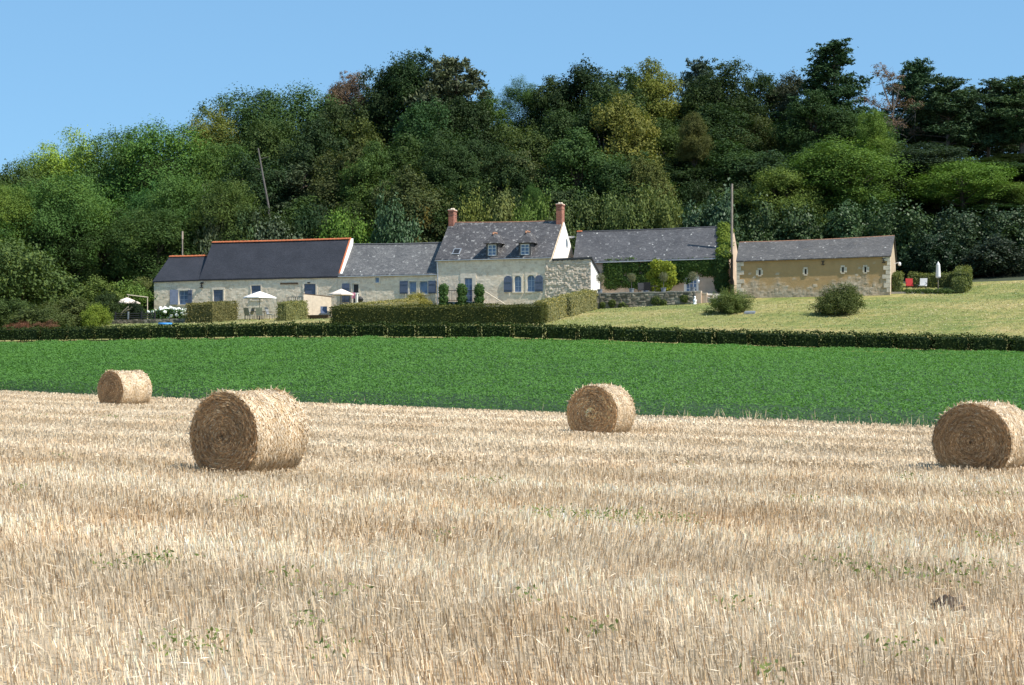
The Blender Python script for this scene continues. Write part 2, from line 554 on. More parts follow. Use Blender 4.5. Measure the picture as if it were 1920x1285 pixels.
class MB:
    """collects simple solids in one frame and makes ONE mesh of them"""

    def __init__(s, off=(0, 0, 0)):
        s.v, s.f, s.uv, s.off = [], [], [], off

    def p(s, x, y, z, uv=(0, 0)):
        s.v.append((x - s.off[0], y - s.off[1], z - s.off[2]))
        s.uv.append(uv)
        return len(s.v) - 1

    def poly(s, pts, uvs=None):
        s.f.append([s.p(*q, *((uvs[i],) if uvs else ())) for i, q in enumerate(pts)])

    def box(s, x0, x1, y0, y1, z0, z1):
        s.hexa([(x0, y0, z0), (x1, y0, z0), (x1, y1, z0), (x0, y1, z0)], [(x0, y0, z1), (x1, y0, z1), (x1, y1, z1), (x0, y1, z1)])

    def hexa(s, lo, hi):
        for q in ([lo[3], lo[2], lo[1], lo[0]], hi):
            s.poly(q, [(a[0], a[1]) for a in q])
        for i in range(4):
            j = (i + 1) % 4
            q = [lo[i], lo[j], hi[j], hi[i]]
            s.poly(q, [((a[0] + a[1]), a[2]) for a in q])

    def slab(s, quad, th, uvs=None):
        """a sloping quad (counter-clockwise from outside) given thickness th downwards along its normal"""
        a = [Vector(q) for q in quad]
        nn = (a[1] - a[0]).cross(a[3] - a[0]).normalized()
        lo = [q - nn * th for q in a]
        wd, hh = (a[1] - a[0]).length, (a[3] - a[0]).length
        uvs = uvs or [(0, 0), (wd, 0), (wd, hh), (0, hh)]
        s.poly([tuple(q) for q in a], uvs)
        s.poly([tuple(q) for q in lo[::-1]])
        for i in range(4):
            j = (i + 1) % 4
            s.poly([tuple(a[j]), tuple(a[i]), tuple(lo[i]), tuple(lo[j])], [(0, 0), (1, 0), (1, .05), (0, .05)])

    def bar(s, a, b, r, r2=None, n=6):
        a, b = Vector(a), Vector(b)
        r2 = r if r2 is None else r2
        d = (b - a).normalized()
        e = d.cross(Vector((0, 0, 1)) if abs(d.z) < 0.9 else Vector((1, 0, 0))).normalized()
        g = d.cross(e)
        A, B = [], []
        for i in range(n):
            t = 2 * math.pi * i / n
            o = e * math.cos(t) + g * math.sin(t)
            A.append(s.p(*(a + o * r)))
            B.append(s.p(*(b + o * r2)))
        for i in range(n):
            j = (i + 1) % n
            s.f.append([A[j], A[i], B[i], B[j]])
        s.f.append(A)
        s.f.append(B[::-1])

    def lathe(s, cx, cy, prof, n=14):
        rings = []
        for r, z in prof:
            rings.append([s.p(cx + r * math.cos(2 * math.pi * i / n), cy + r * math.sin(2 * math.pi * i / n), z) for i in range(n)])
        for a, b in zip(rings, rings[1:]):
            for i in range(n):
                j = (i + 1) % n
                s.f.append([a[i], a[j], b[j], b[i]])
        s.f.append(rings[0][::-1])
        s.f.append(rings[-1])

    def build(s, name, material, parent=None, loc=(0, 0, 0), rotz=0.0, smooth=False, **kw):
        me = bpy.data.meshes.new(name)
        me.from_pydata(s.v, [], s.f)
        l = me.uv_layers.new(name='UVMap')
        idx = np.zeros(len(me.loops), np.int32)
        me.loops.foreach_get('vertex_index', idx)
        l.data.foreach_set('uv', np.asarray(s.uv, np.float32)[idx].ravel())
        if smooth:
            me.polygons.foreach_set('use_smooth', np.ones(len(me.polygons), bool))
        me.update()
        me.materials.append(material)
        return link(name, me, parent, loc, rotz, **kw)


def norm(a):
    return a / np.maximum(np.linalg.norm(a, axis=1, keepdims=True), 1e-9)


def leaf_quads(rng, c, nrm, size, aspect=0.6, along=None):
    """one rhombic leaf (4 verts) per centre"""
    nn = norm(nrm)
    a = rng.normal(size=c.shape) if along is None else along + rng.normal(size=c.shape) * 0.25
    t = norm(a - nn * np.sum(a * nn, axis=1, keepdims=True))
    bt = np.cross(nn, t)
    sz = np.asarray(size).reshape(-1, 1)
    L, W = t * sz * 0.5, bt * sz * 0.5 * aspect
    v = np.stack([c - L, c + W - L * 0.1, c + L, c - W - L * 0.1], 1).reshape(-1, 3)
    q = np.arange(len(c) * 4).reshape(-1, 4)
    return v, q


def sphere_dirs(rng, n):
    return norm(rng.normal(size=(n, 3)))


# ------------------------------------------------------------------ the ground sheets
def strip(name, material, f0, f1, xs, ny, **kw):
    xs = np.asarray(xs, float)
    t = np.linspace(0, 1, ny)
    a, bb = f0(xs), f1(xs)
    Y = a[:, None] * (1 - t) + bb[:, None] * t
    X = np.repeat(xs[:, None], ny, 1)
    Z = terrain(X, Y)
    if 'edge' in kw:
        kw.pop('edge')
    v = np.stack([X, Y, Z], -1).reshape(-1, 3)
    i = np.arange((len(xs) - 1) * ny).reshape(len(xs) - 1, ny)[:, :-1].ravel()
    q = np.stack([i, i + ny, i + ny + 1, i + 1], 1)
    return link(name, mesh_np(name, v, q, material=material, smooth=True), kind='structure')


XS = np.concatenate([np.linspace(-900, -120, 14), np.linspace(-110, 110, 221), np.linspace(120, 900, 14)])
E = 1e-4
strip('stubble_field', M['stubble_soil'], lambda x: np.full_like(x, -300.0), lambda x: line_b(x) - E, XS, 100)
strip('crop_field', M['crop_soil'], lambda x: line_b(x), lambda x: line_h(x) - E, XS, 40)
strip('lawn', M['lawn'], lambda x: line_h(x), lambda x: line_f(x) + 9, XS, 60)
strip('hillside', M['forest_floor'], lambda x: line_f(x) + 9, lambda x: line_f(x) + 900, XS, 140)

# ------------------------------------------------------------------ stubble, litter, crop
rng = np.random.default_rng(7)


def scatter_frustum(rng, d0, d1, dens, half=0.335, side=4.0):
    n_ = int((half * (d1 * d1 - d0 * d0) + 2 * side * (d1 - d0)) * dens)
    d = np.linspace(d0, d1, 200)
    cdf = np.cumsum(half * d + side)
    d = np.interp(rng.uniform(cdf[0], cdf[-1], n_), cdf, d)
    x = rng.uniform(-1, 1, n_) * (half * d + side)
    return x, d


def fbm(x, y, seed, sc):
    r = np.random.default_rng(seed)
    o = np.zeros_like(x)
    a = 1.0
    for i in range(5):
        for _ in range(3):
            th = r.uniform(0, 6.283)
            o += a * np.sin((x * np.cos(th) + y * np.sin(th)) * sc * r.uniform(.7, 1.3) + r.uniform(0, 6.28))
        a *= 0.62
        sc *= 1.9
    return o / 4.2


PAL = np.array([(0.75, 0.625, 0.455), (0.69, 0.555, 0.375), (0.60, 0.445, 0.265), (0.82, 0.72, 0.565), (0.43, 0.285, 0.165), (0.72, 0.605, 0.45)])
RD = np.array([math.cos(R(-36)), math.sin(R(-36))])     # drilling direction, along the crop edge
vv, qq, cc = [], [], []
vt, tt, ct = [], [], []
base = bt_ = 0
for d0, d1, dens, wmin, hh in ((6.5, 17, 640, 0.0062, 0.15), (17, 30, 360, 0.010, 0.15), (30, 50, 160, 0.018, 0.15), (50, 98, 60, 0.028, 0.14)):
    x, y = scatter_frustum(rng, d0, d1, dens)
    # stalks stand in drilled rows 13 cm apart
    across = x * -RD[1] + y * RD[0]
    snap = np.round(across / 0.13) * 0.13 + rng.normal(0, 0.025, len(x))
    near = d0 < 30
    if near:
        x = x + (snap - across) * -RD[1]
        y = y + (snap - across) * RD[0]
    keep = y < line_b(x) - 0.05
    patch = fbm(x, y, 5, 0.35)
    swath = np.sin(across * 2 * np.pi / 5.2 + 0.8 * fbm(x, y, 9, 0.12))
    keep &= rng.uniform(size=len(x)) < 0.86 + 0.12 * patch
    x, y, patch, swath = x[keep], y[keep], patch[keep], swath[keep]
    n_ = len(x)
    z = stub_z(x, y) - 0.01
    h = hh * .82 * rng.uniform(0.5, 1.25, n_) * (1 + 0.18 * patch - 0.14 * (swath > 0.75))
    lean = 0.12 + 0.25 * rng.uniform(size=n_) ** 2 + 0.25 * np.clip(patch, 0, 1)
    la = rng.uniform(0, 6.283, n_) * 0.35 + np.pi + fbm(x, y, 3, 0.2) * 1.5
    ax = rng.uniform(0, np.pi, n_)
    wv_ = wmin * rng.uniform(0.7, 1.3, n_)
    tx, ty = x + np.cos(la) * lean * h, y + np.sin(la) * lean * h
    cx_, sx_ = np.cos(ax) * wv_ * .5, np.sin(ax) * wv_ * .5
    v = np.stack([np.stack([x - cx_, y - sx_, z], 1), np.stack([x + cx_, y + sx_, z], 1),
                  np.stack([tx + cx_, ty + sx_, z + h], 1), np.stack([tx - cx_, ty - sx_, z + h], 1)], 1).reshape(-1, 3)
    pk = rng.choice(len(PAL), n_, p=(.25, .23, .16, .13, .13, .10))
    c = PAL[pk] * rng.uniform(0.72, 1.08, (n_, 1))
    if d0 >= 30:
        c = c * .5 + np.array((0.60, 0.50, 0.365)) * .5
    lift = (0.12 * np.clip(patch, -1, 1) + 0.21 * np.clip(swath, -0.7, 1))[:, None] * np.array([1, 1.06, 1.2])
    br = np.clip(fbm(x, y, 41, 1.6) * .9 + fbm(x, y, 42, 0.5) * .6, -.2, 1)[:, None]
    c = np.clip(c * (1 + lift) * (1.08 - br * np.array([.13, .22, .32])), 0, 0.85)
    if d0 >= 30:
        v3 = np.stack([np.stack([x - cx_, y - sx_, z], 1), np.stack([tx + cx_ * 1.6, ty + sx_ * 1.6, z + h], 1), np.stack([tx - cx_ * 1.6, ty - sx_ * 1.6, z + h], 1)], 1).reshape(-1, 3)
        vt.append(v3)
        tt.append(np.arange(n_ * 3).reshape(-1, 3) + bt_)
        ct.append(np.repeat(c, 3, 0))
        bt_ += n_ * 3
    else:
        vv.append(v)
        qq.append(np.arange(n_ * 4).reshape(-1, 4) + base)
        cc.append(np.repeat(c, 4, 0))
        base += n_ * 4
    # straw lying about between the rows
    x, y = scatter_frustum(rng, d0, d1, dens * 0.20)
    keep = y < line_b(x) - 0.05
    x, y = x[keep], y[keep]
    n_ = len(x)
    z = stub_z(x, y) + rng.uniform(0.01, 0.11, n_)
    a = rng.uniform(0, np.pi, n_)
    al = np.stack([np.cos(a), np.sin(a), rng.normal(0, .25, n_)], 1)
    nr = np.stack([rng.normal(0, .5, n_), rng.normal(0, .5, n_), np.ones(n_)], 1)
    sz = rng.uniform(0.05, 0.17, n_)
    v, q = leaf_quads(rng, np.stack([x, y, z], 1), nr, sz, 1.0, al)
    # narrow it
    v4 = v.reshape(-1, 4, 3)
    mid = (v4[:, 0:1] + v4[:, 2:3]) / 2
    off = norm(v4[:, 1] - v4[:, 3]) * (wmin * 0.5)
    v4[:, 1], v4[:, 3] = mid[:, 0] + off, mid[:, 0] - off
    c = PAL[rng.choice(len(PAL), n_, p=(.25, .22, .18, .1, .15, .1))] * rng.uniform(0.75, 1.1, (n_, 1))
    vv.append(v4.reshape(-1, 3))
    qq.append(q + base)
    cc.append(np.repeat(np.clip(c, 0, .85), 4, 0))
    base += n_ * 4
link('stubble', mesh_np('stubble', np.concatenate(vv + vt), np.concatenate(qq), np.concatenate(tt) + base, M['straw'], {'Col': np.concatenate(cc + ct)}),
     label='cut straw stubble standing in rows across the near field', cat='stubble', kind='stuff')

# lucerne crop
n_ = 470000
x = rng.uniform(-52, 46, n_)
t = rng.uniform(0, 1, n_)
lb, lh = line_b(x), line_h(x) - 2.0 - 0.5 * np.sin(x * .9) - 0.5 * np.sin(x * 2.3)
y = lb + (lh - lb) * t
keep = (np.abs(x) < 0.38 * y)
wob = 0.25 * np.sin(x * 1.7) + 0.18 * np.sin(x * 4.1 + 1) + 0.12 * np.sin(x * 9.3)
keep &= y > lb + 0.05 + wob * 0.5
x, y, lb = x[keep], y[keep], lb[keep]
n_ = len(x)
hgt = 0.56 * (1 + 0.10 * fbm(x, y, 21, 1.1) + 0.06 * fbm(x, y, 22, 4.0))
hgt = hgt * (1 - .35 * np.clip((y - lb) / (line_h(x) - 2 - lb), 0, 1) ** 5)
edge = (y - lb) < 1.4
zz = np.where(edge, rng.uniform(0.02, 1, n_) ** 0.8, rng.uniform(0.5, 1, n_) ** 0.6) * hgt
pos = np.stack([x, y, terrain(x, y) + zz], 1)
nr = sphere_dirs(rng, n_) * 0.6 + np.array([0, -0.1, 0.8])
sz = rng.uniform(0.09, 0.19, n_)
v, q = leaf_quads(rng, pos, nr, sz, 0.32)
tint = np.clip(0.55 + 0.10 * rng.normal(size=n_) + 0.15 * fbm(x, y, 31, 0.25) + 0.12 * fbm(x, y, 33, 1.2) + 0.16 * (np.clip((y - lb) / 30, 0, 1) - .4), 0, 1)
link('lucerne_crop', mesh_np('lucerne_crop', v, q, material=M['crop_leaf'], attrs={'tint': np.repeat(tint, 4)}),
     label='dense green lucerne crop between the stubble and the hedge', cat='crop', kind='stuff', color=(0.094, 0.21, 0.05))

# short lawn grass
n_ = 110000
x = rng.uniform(-40, 46, n_)
t = rng.uniform(0, 1, n_)
y = (line_h(x) + 1.4) * (1 - t) + (line_f(x) + 8) * t
uu, vv2 = (x - P0[0]) * UX + (y - P0[1]) * UY, (x - P0[0]) * VX + (y - P0[1]) * VY
keep = (np.abs(x) < .37 * y) & ((vv2 < -3.2) | (uu > 31))
x, y = x[keep], y[keep]
n_ = len(x)
pt_ = .40 + .55 * fbm(x, y * 1.8, 61, .22) + .30 * fbm(x, y * 1.5, 62, .9) + .10 * np.sin((x * .88 + y * .47) * 1.9) + rng.normal(0, .06, n_)
pt_ = np.clip(pt_, 0, 1)[:, None]
c = np.array((0.155, 0.205, 0.06)) * (1 - pt_) + np.array((0.42, 0.345, 0.17)) * pt_
yl = (fbm(x, y, 63, .5) > .75) & (rng.uniform(size=n_) < .35)
c[yl] = (0.42, 0.34, 0.08)
nr = np.stack([rng.normal(0, .6, n_), rng.normal(0, .6, n_) - .3, np.full(n_, .8)], 1)
v, q = leaf_quads(rng, np.stack([x, y, terrain(x, y) + rng.uniform(.01, .07, n_)], 1), nr, rng.uniform(.06, .15, n_), .4)
link('lawn_grass', mesh_np('lawn_grass', v, q, material=M['straw'], attrs={'Col': np.repeat(c, 4, 0)}),
     label='short dry mown grass of the lawn between the long hedge and the buildings', cat='grass', kind='stuff')

# pale dry grass tips along the crop edge
pts = []
for i in range(46):
    px = random.Random(i).uniform(1000, 1760) if i < 36 else random.Random(i).uniform(-40, 1000)
    k = (px - CX) / F
    yb_ = 64.7 / (1 + 0.74 * k)
    pts.append((k * yb_, yb_ + rng.uniform(-0.2, 0.4)))
pts = np.array(pts)
n_ = len(pts)
rep = 3
pp = np.repeat(pts, rep, 0) + rng.normal(0, 0.12, (n_ * rep, 2))
h = rng.uniform(0.2, 0.48, n_ * rep)
c3 = np.stack([pp[:, 0], pp[:, 1], terrain(pp[:, 0], pp[:, 1]) + h / 2], 1)
al = np.stack([rng.normal(0, .18, n_ * rep), rng.normal(0, .18, n_ * rep), np.ones(n_ * rep)], 1)
nr = np.stack([rng.normal(0, .3, n_ * rep), -np.ones(n_ * rep), np.zeros(n_ * rep)], 1)
v, q = leaf_quads(rng, c3, nr, h, 0.06, al)
link('dry_grass', mesh_np('dry_grass', v, q, material=M['straw'], attrs={'Col': np.tile((0.50, 0.43, 0.27), (len(v), 1))}),
     label='pale dry grass stems along the front edge of the green crop', cat='grass', kind='stuff')

# green weeds in the stubble
W = [(905, 912, 1.2), (1010, 975, .6), (1080, 976, 1.0), (1120, 980, 1.4), (1160, 984, 1.2), (1200, 982, 1.0), (1285, 986, 1.0), (240, 1072, 1.0), (285, 1075, .8), (300, 1068, .6),
     (530, 1105, .8), (650, 1130, .8), (120, 866, .6), (325, 790, 1.2), (60, 786, 1.6), (210, 788, 1.2), (575, 1190, .5), (330, 1225, .8), (390, 1235, .7), (1575, 1070, 1.1), (1635, 1090, .8), (1715, 1092, .7),
     (1780, 1100, 1.2), (1840, 1082, .9), (1850, 1025, 1.0), (1860, 940, .9), (1700, 905, .8), (1480, 838, .8), (1440, 1285, .6), (1120, 1200, .5), (830, 1020, .5), (1290, 880, .6), (760, 850, .5), (40, 930, .5), (440, 950, .5), (1500, 950, .5), (620, 1240, .6), (1690, 1240, .6), (980, 1140, .4), (1380, 1155, .5)]
P, T = [], []
for px, py, s_ in W:
    x_, y_, z_ = hit(px, py)
    k = int((70 if y_ < 30 else 34) * s_)
    c = np.stack([x_ + rng.normal(0, 0.16 * s_, k) * (1 + y_ / 60), y_ + rng.normal(0, 0.25 * s_, k), z_ + rng.uniform(0.03, 0.17, k)], 1)
    P.append(c)
P = np.concatenate(P)
v, q = leaf_quads(rng, P, sphere_dirs(rng, len(P)) + np.array([0, -.2, .6]), rng.uniform(.02, .05, len(P)) * (1 + P[:, 1] / 70), 0.45)
link('weeds', mesh_np('weeds', v, q, material=M['crop_leaf'], attrs={'tint': np.repeat(rng.uniform(.2, 1, len(P)), 4)}),
     label='small green weeds coming up through the stubble', cat='weeds', kind='stuff', color=(0.20, 0.235, 0.095))

# dark mound of earth in the stubble
x_, y_, z_ = hit(1776, 1142)
gr = 26
a = np.linspace(-1, 1, gr)
X, Y = np.meshgrid(a, a)
rr = np.sqrt(X ** 2 + Y ** 2)
H = np.clip(1 - rr, 0, 1) ** 0.8 * 0.17 + rng.normal(0, .012, X.shape) * (rr < .95) - 0.01
v = np.stack([X * .16, Y * .16, H * .7], -1).reshape(-1, 3)
i = np.arange((gr - 1) * gr).reshape(gr - 1, gr)[:, :-1].ravel()
q = np.stack([i, i + 1, i + gr + 1, i + gr], 1)
link('molehill', mesh_np('molehill', v, q, material=M['soil']), loc=(x_, y_, z_), label='small dark mound of earth among the near stubble', cat='molehill')

# ------------------------------------------------------------------ straw bales


def bale(label, px, py, d, Rx, Rz, L, yaw, seed, dark=1.0):
    rg = np.random.default_rng(seed)
    k = (px - CX) / F
    x, y = k * d, d
    z = ZC + (Y0 - py) / F * d
    root = thing('straw_bale', label, 'bale', (x, y, z), yaw, 'round straw bales on the stubble field')
    # body: local axis along y, face towards -y
    na, nl = 120, 26
    A = np.linspace(0, 2 * np.pi, na, endpoint=False)
    rows = []
    for j in range(nl + 1):
        s = j / nl
        yy = (s - .5) * L
        e = 1 - 0.045 * (abs(s - .5) * 2) ** 8
        wv1 = 1 + 0.010 * np.sin(3 * A + seed) + 0.008 * np.sin(7 * A + 2 * seed + yy) + rg.normal(0, .004, na)
        X = np.sin(A) * Rx * e * wv1
        Zc = np.cos(A) * Rz * e * wv1
        Zc = np.maximum(Zc, -Rz * 0.945)
        rows.append(np.stack([X, np.full(na, yy), Zc + Rz * 0.955], 1))
    nr_ = 22
    caps = []
    for sgn, row in ((-1, rows[0]), (1, rows[-1])):
        for r_ in np.linspace(1, 0.02, nr_)[1:]:
            cen = np.array([0, 0, Rz * .955])
            p = cen + (row - cen) * r_
            bulge = 0.035 * (1 - r_ ** 2) + 0.004 * np.sin(r_ * 62 + A * 1.0) + rg.normal(0, .006, na)
            p[:, 1] = sgn * (L / 2 + bulge)
            caps.append(p)
    V = np.concatenate(rows + caps)
    Q = []

    def ring(a0, b0, flip=False):
        i = np.arange(na)
        j = (i + 1) % na
        qd = np.stack([a0 + i, a0 + j, b0 + j, b0 + i], 1)
        Q.append(qd[:, ::-1] if flip else qd)
    for j in range(nl):
        ring(j * na, (j + 1) * na)
    c0 = (nl + 1) * na
    prev = 0
    for m_ in range(nr_ - 1):
        ring(c0 + m_ * na, prev)
        prev = c0 + m_ * na
    prev = nl * na
    for m_ in range(nr_ - 1):
        ring(prev, c0 + (nr_ - 1 + m_) * na)
        prev = c0 + (nr_ - 1 + m_) * na
    endv = np.arange(len(V)) >= c0
    col = np.where(endv[:, None], (0.26, 0.155, 0.075), (0.50, 0.36, 0.20), ) * rg.uniform(.75, 1.15, (len(V), 1))  # ends darker than the side, partly shade put into the colour
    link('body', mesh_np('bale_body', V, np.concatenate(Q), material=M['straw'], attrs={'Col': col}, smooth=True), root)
    # strands of straw
    C, Nn, Al, Sz, Cl, Wd = [], [], [], [], [], []
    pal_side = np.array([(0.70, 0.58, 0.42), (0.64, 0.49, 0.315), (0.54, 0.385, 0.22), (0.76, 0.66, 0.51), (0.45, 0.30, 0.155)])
    pal_end = np.array([(0.50, 0.305, 0.145), (0.41, 0.24, 0.11), (0.58, 0.38, 0.20), (0.31, 0.18, 0.08), (0.70, 0.53, 0.33)])  # cut ends are darker straw, with shade put into their colour too
    cen = np.array([0, 0, Rz * .955])
    # round the side
    n1 = 13000
    a = rg.uniform(0, 2 * np.pi, n1)
    yy = rg.uniform(-.5, .5, n1) * L
    rad = 1 + rg.uniform(0.0, 0.028, n1)
    o = np.stack([np.sin(a), np.zeros(n1), np.cos(a)], 1)
    C.append(np.stack([np.sin(a) * Rx * rad, yy, np.maximum(np.cos(a) * Rz * rad, -Rz * .93)], 1) + cen)
    Nn.append(o + rg.normal(0, .16, (n1, 3)))
    tang = np.stack([np.cos(a), np.zeros(n1), -np.sin(a)], 1)
    Al.append(tang + np.stack([np.zeros(n1), rg.normal(0, .55, n1), np.zeros(n1)], 1))
    Sz.append(rg.uniform(.05, .17, n1))
    band = 1 + 0.10 * np.sin(yy * 9 + np.sin(a * 3))
    low = np.where(np.cos(a) < -.55, 0.72, 1.0)  # underside strands darkened: shade put into their colour
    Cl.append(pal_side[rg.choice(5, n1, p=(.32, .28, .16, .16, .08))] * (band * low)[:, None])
    # both ends, wound in rings
    for sgn in (-1, 1):
        n2 = 7000
        r_ = np.sqrt(rg.uniform(0.001, 1, n2)) * .985
        a = rg.uniform(0, 2 * np.pi, n2)
        C.append(np.stack([np.sin(a) * Rx * r_, np.full(n2, sgn) * (L / 2 + 0.03 * (1 - r_ ** 2) + rg.uniform(0, .022, n2)), np.maximum(np.cos(a) * Rz * r_, -Rz * .94)], 1) + cen)
        Nn.append(np.stack([rg.normal(0, .4, n2), np.full(n2, sgn * 1.0), rg.normal(0, .4, n2)], 1))
        tang = np.stack([np.cos(a), np.zeros(n2), -np.sin(a)], 1)
        Al.append(tang + rg.normal(0, .16, (n2, 3)))
        Sz.append(rg.uniform(.06, .2, n2) * (0.35 + 0.65 * r_))
        ringc = 1 + 0.13 * np.sin(r_ * 44 + 1.0 * a + .6 * np.sin(a * 3)) + 0.10 * np.sin(r_ * 17 + a * .5 + seed) + 0.14 * np.sin(a * 2 + seed + r_ * 3)
        if seed == 2:
            ringc = ringc * np.where(r_ < .22, 1.75, np.where(rg.uniform(size=n2) < .12, 1.6, 1))  # pale centre; scattered strands brightened as sunlit bits, light in their colour
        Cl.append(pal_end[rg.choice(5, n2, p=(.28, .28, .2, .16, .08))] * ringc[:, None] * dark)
    # wisps standing off the rims and the top
    n3 = 380
    a = np.where(rg.uniform(size=n3) < .6, rg.normal(0, .9, n3), rg.uniform(0, 6.283, n3))
    rim = rg.uniform(size=n3) < .62
    yy = np.where(rim, np.sign(rg.uniform(-1, 1, n3)) * L * rg.uniform(.44, .505, n3), rg.uniform(-.5, .5, n3) * L)
    o = np.stack([np.sin(a), np.zeros(n3), np.cos(a)], 1)
    al = o * rg.uniform(.25, 1, (n3, 1)) + rg.normal(0, .55, (n3, 3))
    C.append(np.stack([np.sin(a) * Rx * 1.02, yy, np.maximum(np.cos(a) * Rz * 1.02, -Rz * .93)], 1) + cen + norm(al) * .03)
    Nn.append(rg.normal(size=(n3, 3)))
    Al.append(al)
    Sz.append(rg.uniform(.08, .2, n3))
    Cl.append(pal_side[rg.choice(5, n3)])
    # litter at its foot
    n4 = 900
    xx = rg.normal(0, Rx * .75, n4)
    yy = rg.uniform(-.58, .6, n4) * L
    C.append(np.stack([xx, yy, rg.uniform(0.0, .10, n4)], 1))
    Nn.append(np.stack([rg.normal(0, .6, n4), rg.normal(0, .6, n4), np.ones(n4)], 1))
    Al.append(np.stack([rg.normal(size=n4), rg.normal(size=n4), rg.normal(0, .3, n4)], 1))
    Sz.append(rg.uniform(.08, .22, n4))
    Cl.append(pal_side[rg.choice(5, n4)] * .85)
    C, Nn, Al, Sz, Cl = map(np.concatenate, (C, Nn, Al, Sz, Cl))
    v, q = leaf_quads(rg, C, Nn, Sz, 1.0, Al)
    v4 = v.reshape(-1, 4, 3)
    mid = (v4[:, 0] + v4[:, 2]) / 2
    off = norm(v4[:, 1] - v4[:, 3]) * (0.006 + d * 0.00012)
    v4[:, 1], v4[:, 3] = mid + off, mid - off
    link('loose_straw', mesh_np('bale_straw', v4.reshape(-1, 3), q, material=M['straw'], attrs={'Col': np.repeat(np.clip(Cl, 0, .86), 4, 0)}), root, kind='stuff')


bale('large straw bale nearest the viewer, its wound end in shade and stray straws on top', 468, 893, 28.3, 0.745, 0.762, 1.42, R(-29.5), 1)
bale('round straw bale at the field edge with a pale unravelled centre to its end', 1127, 824, 44.6, 0.755, 0.765, 1.25, R(-27), 2, 1.1)
bale('smallest straw bale, far off by the crop below the parasol garden', 234, 766, 65.3, 0.76, 0.775, 1.5, R(-35), 3)
bale('straw bale cut off by the picture edge, its end wound into dark rings', 1846, 895, 31.8, 0.80, 0.75, 1.3, R(-39), 4, 0.9)

# ------------------------------------------------------------------ hedges and shrubs


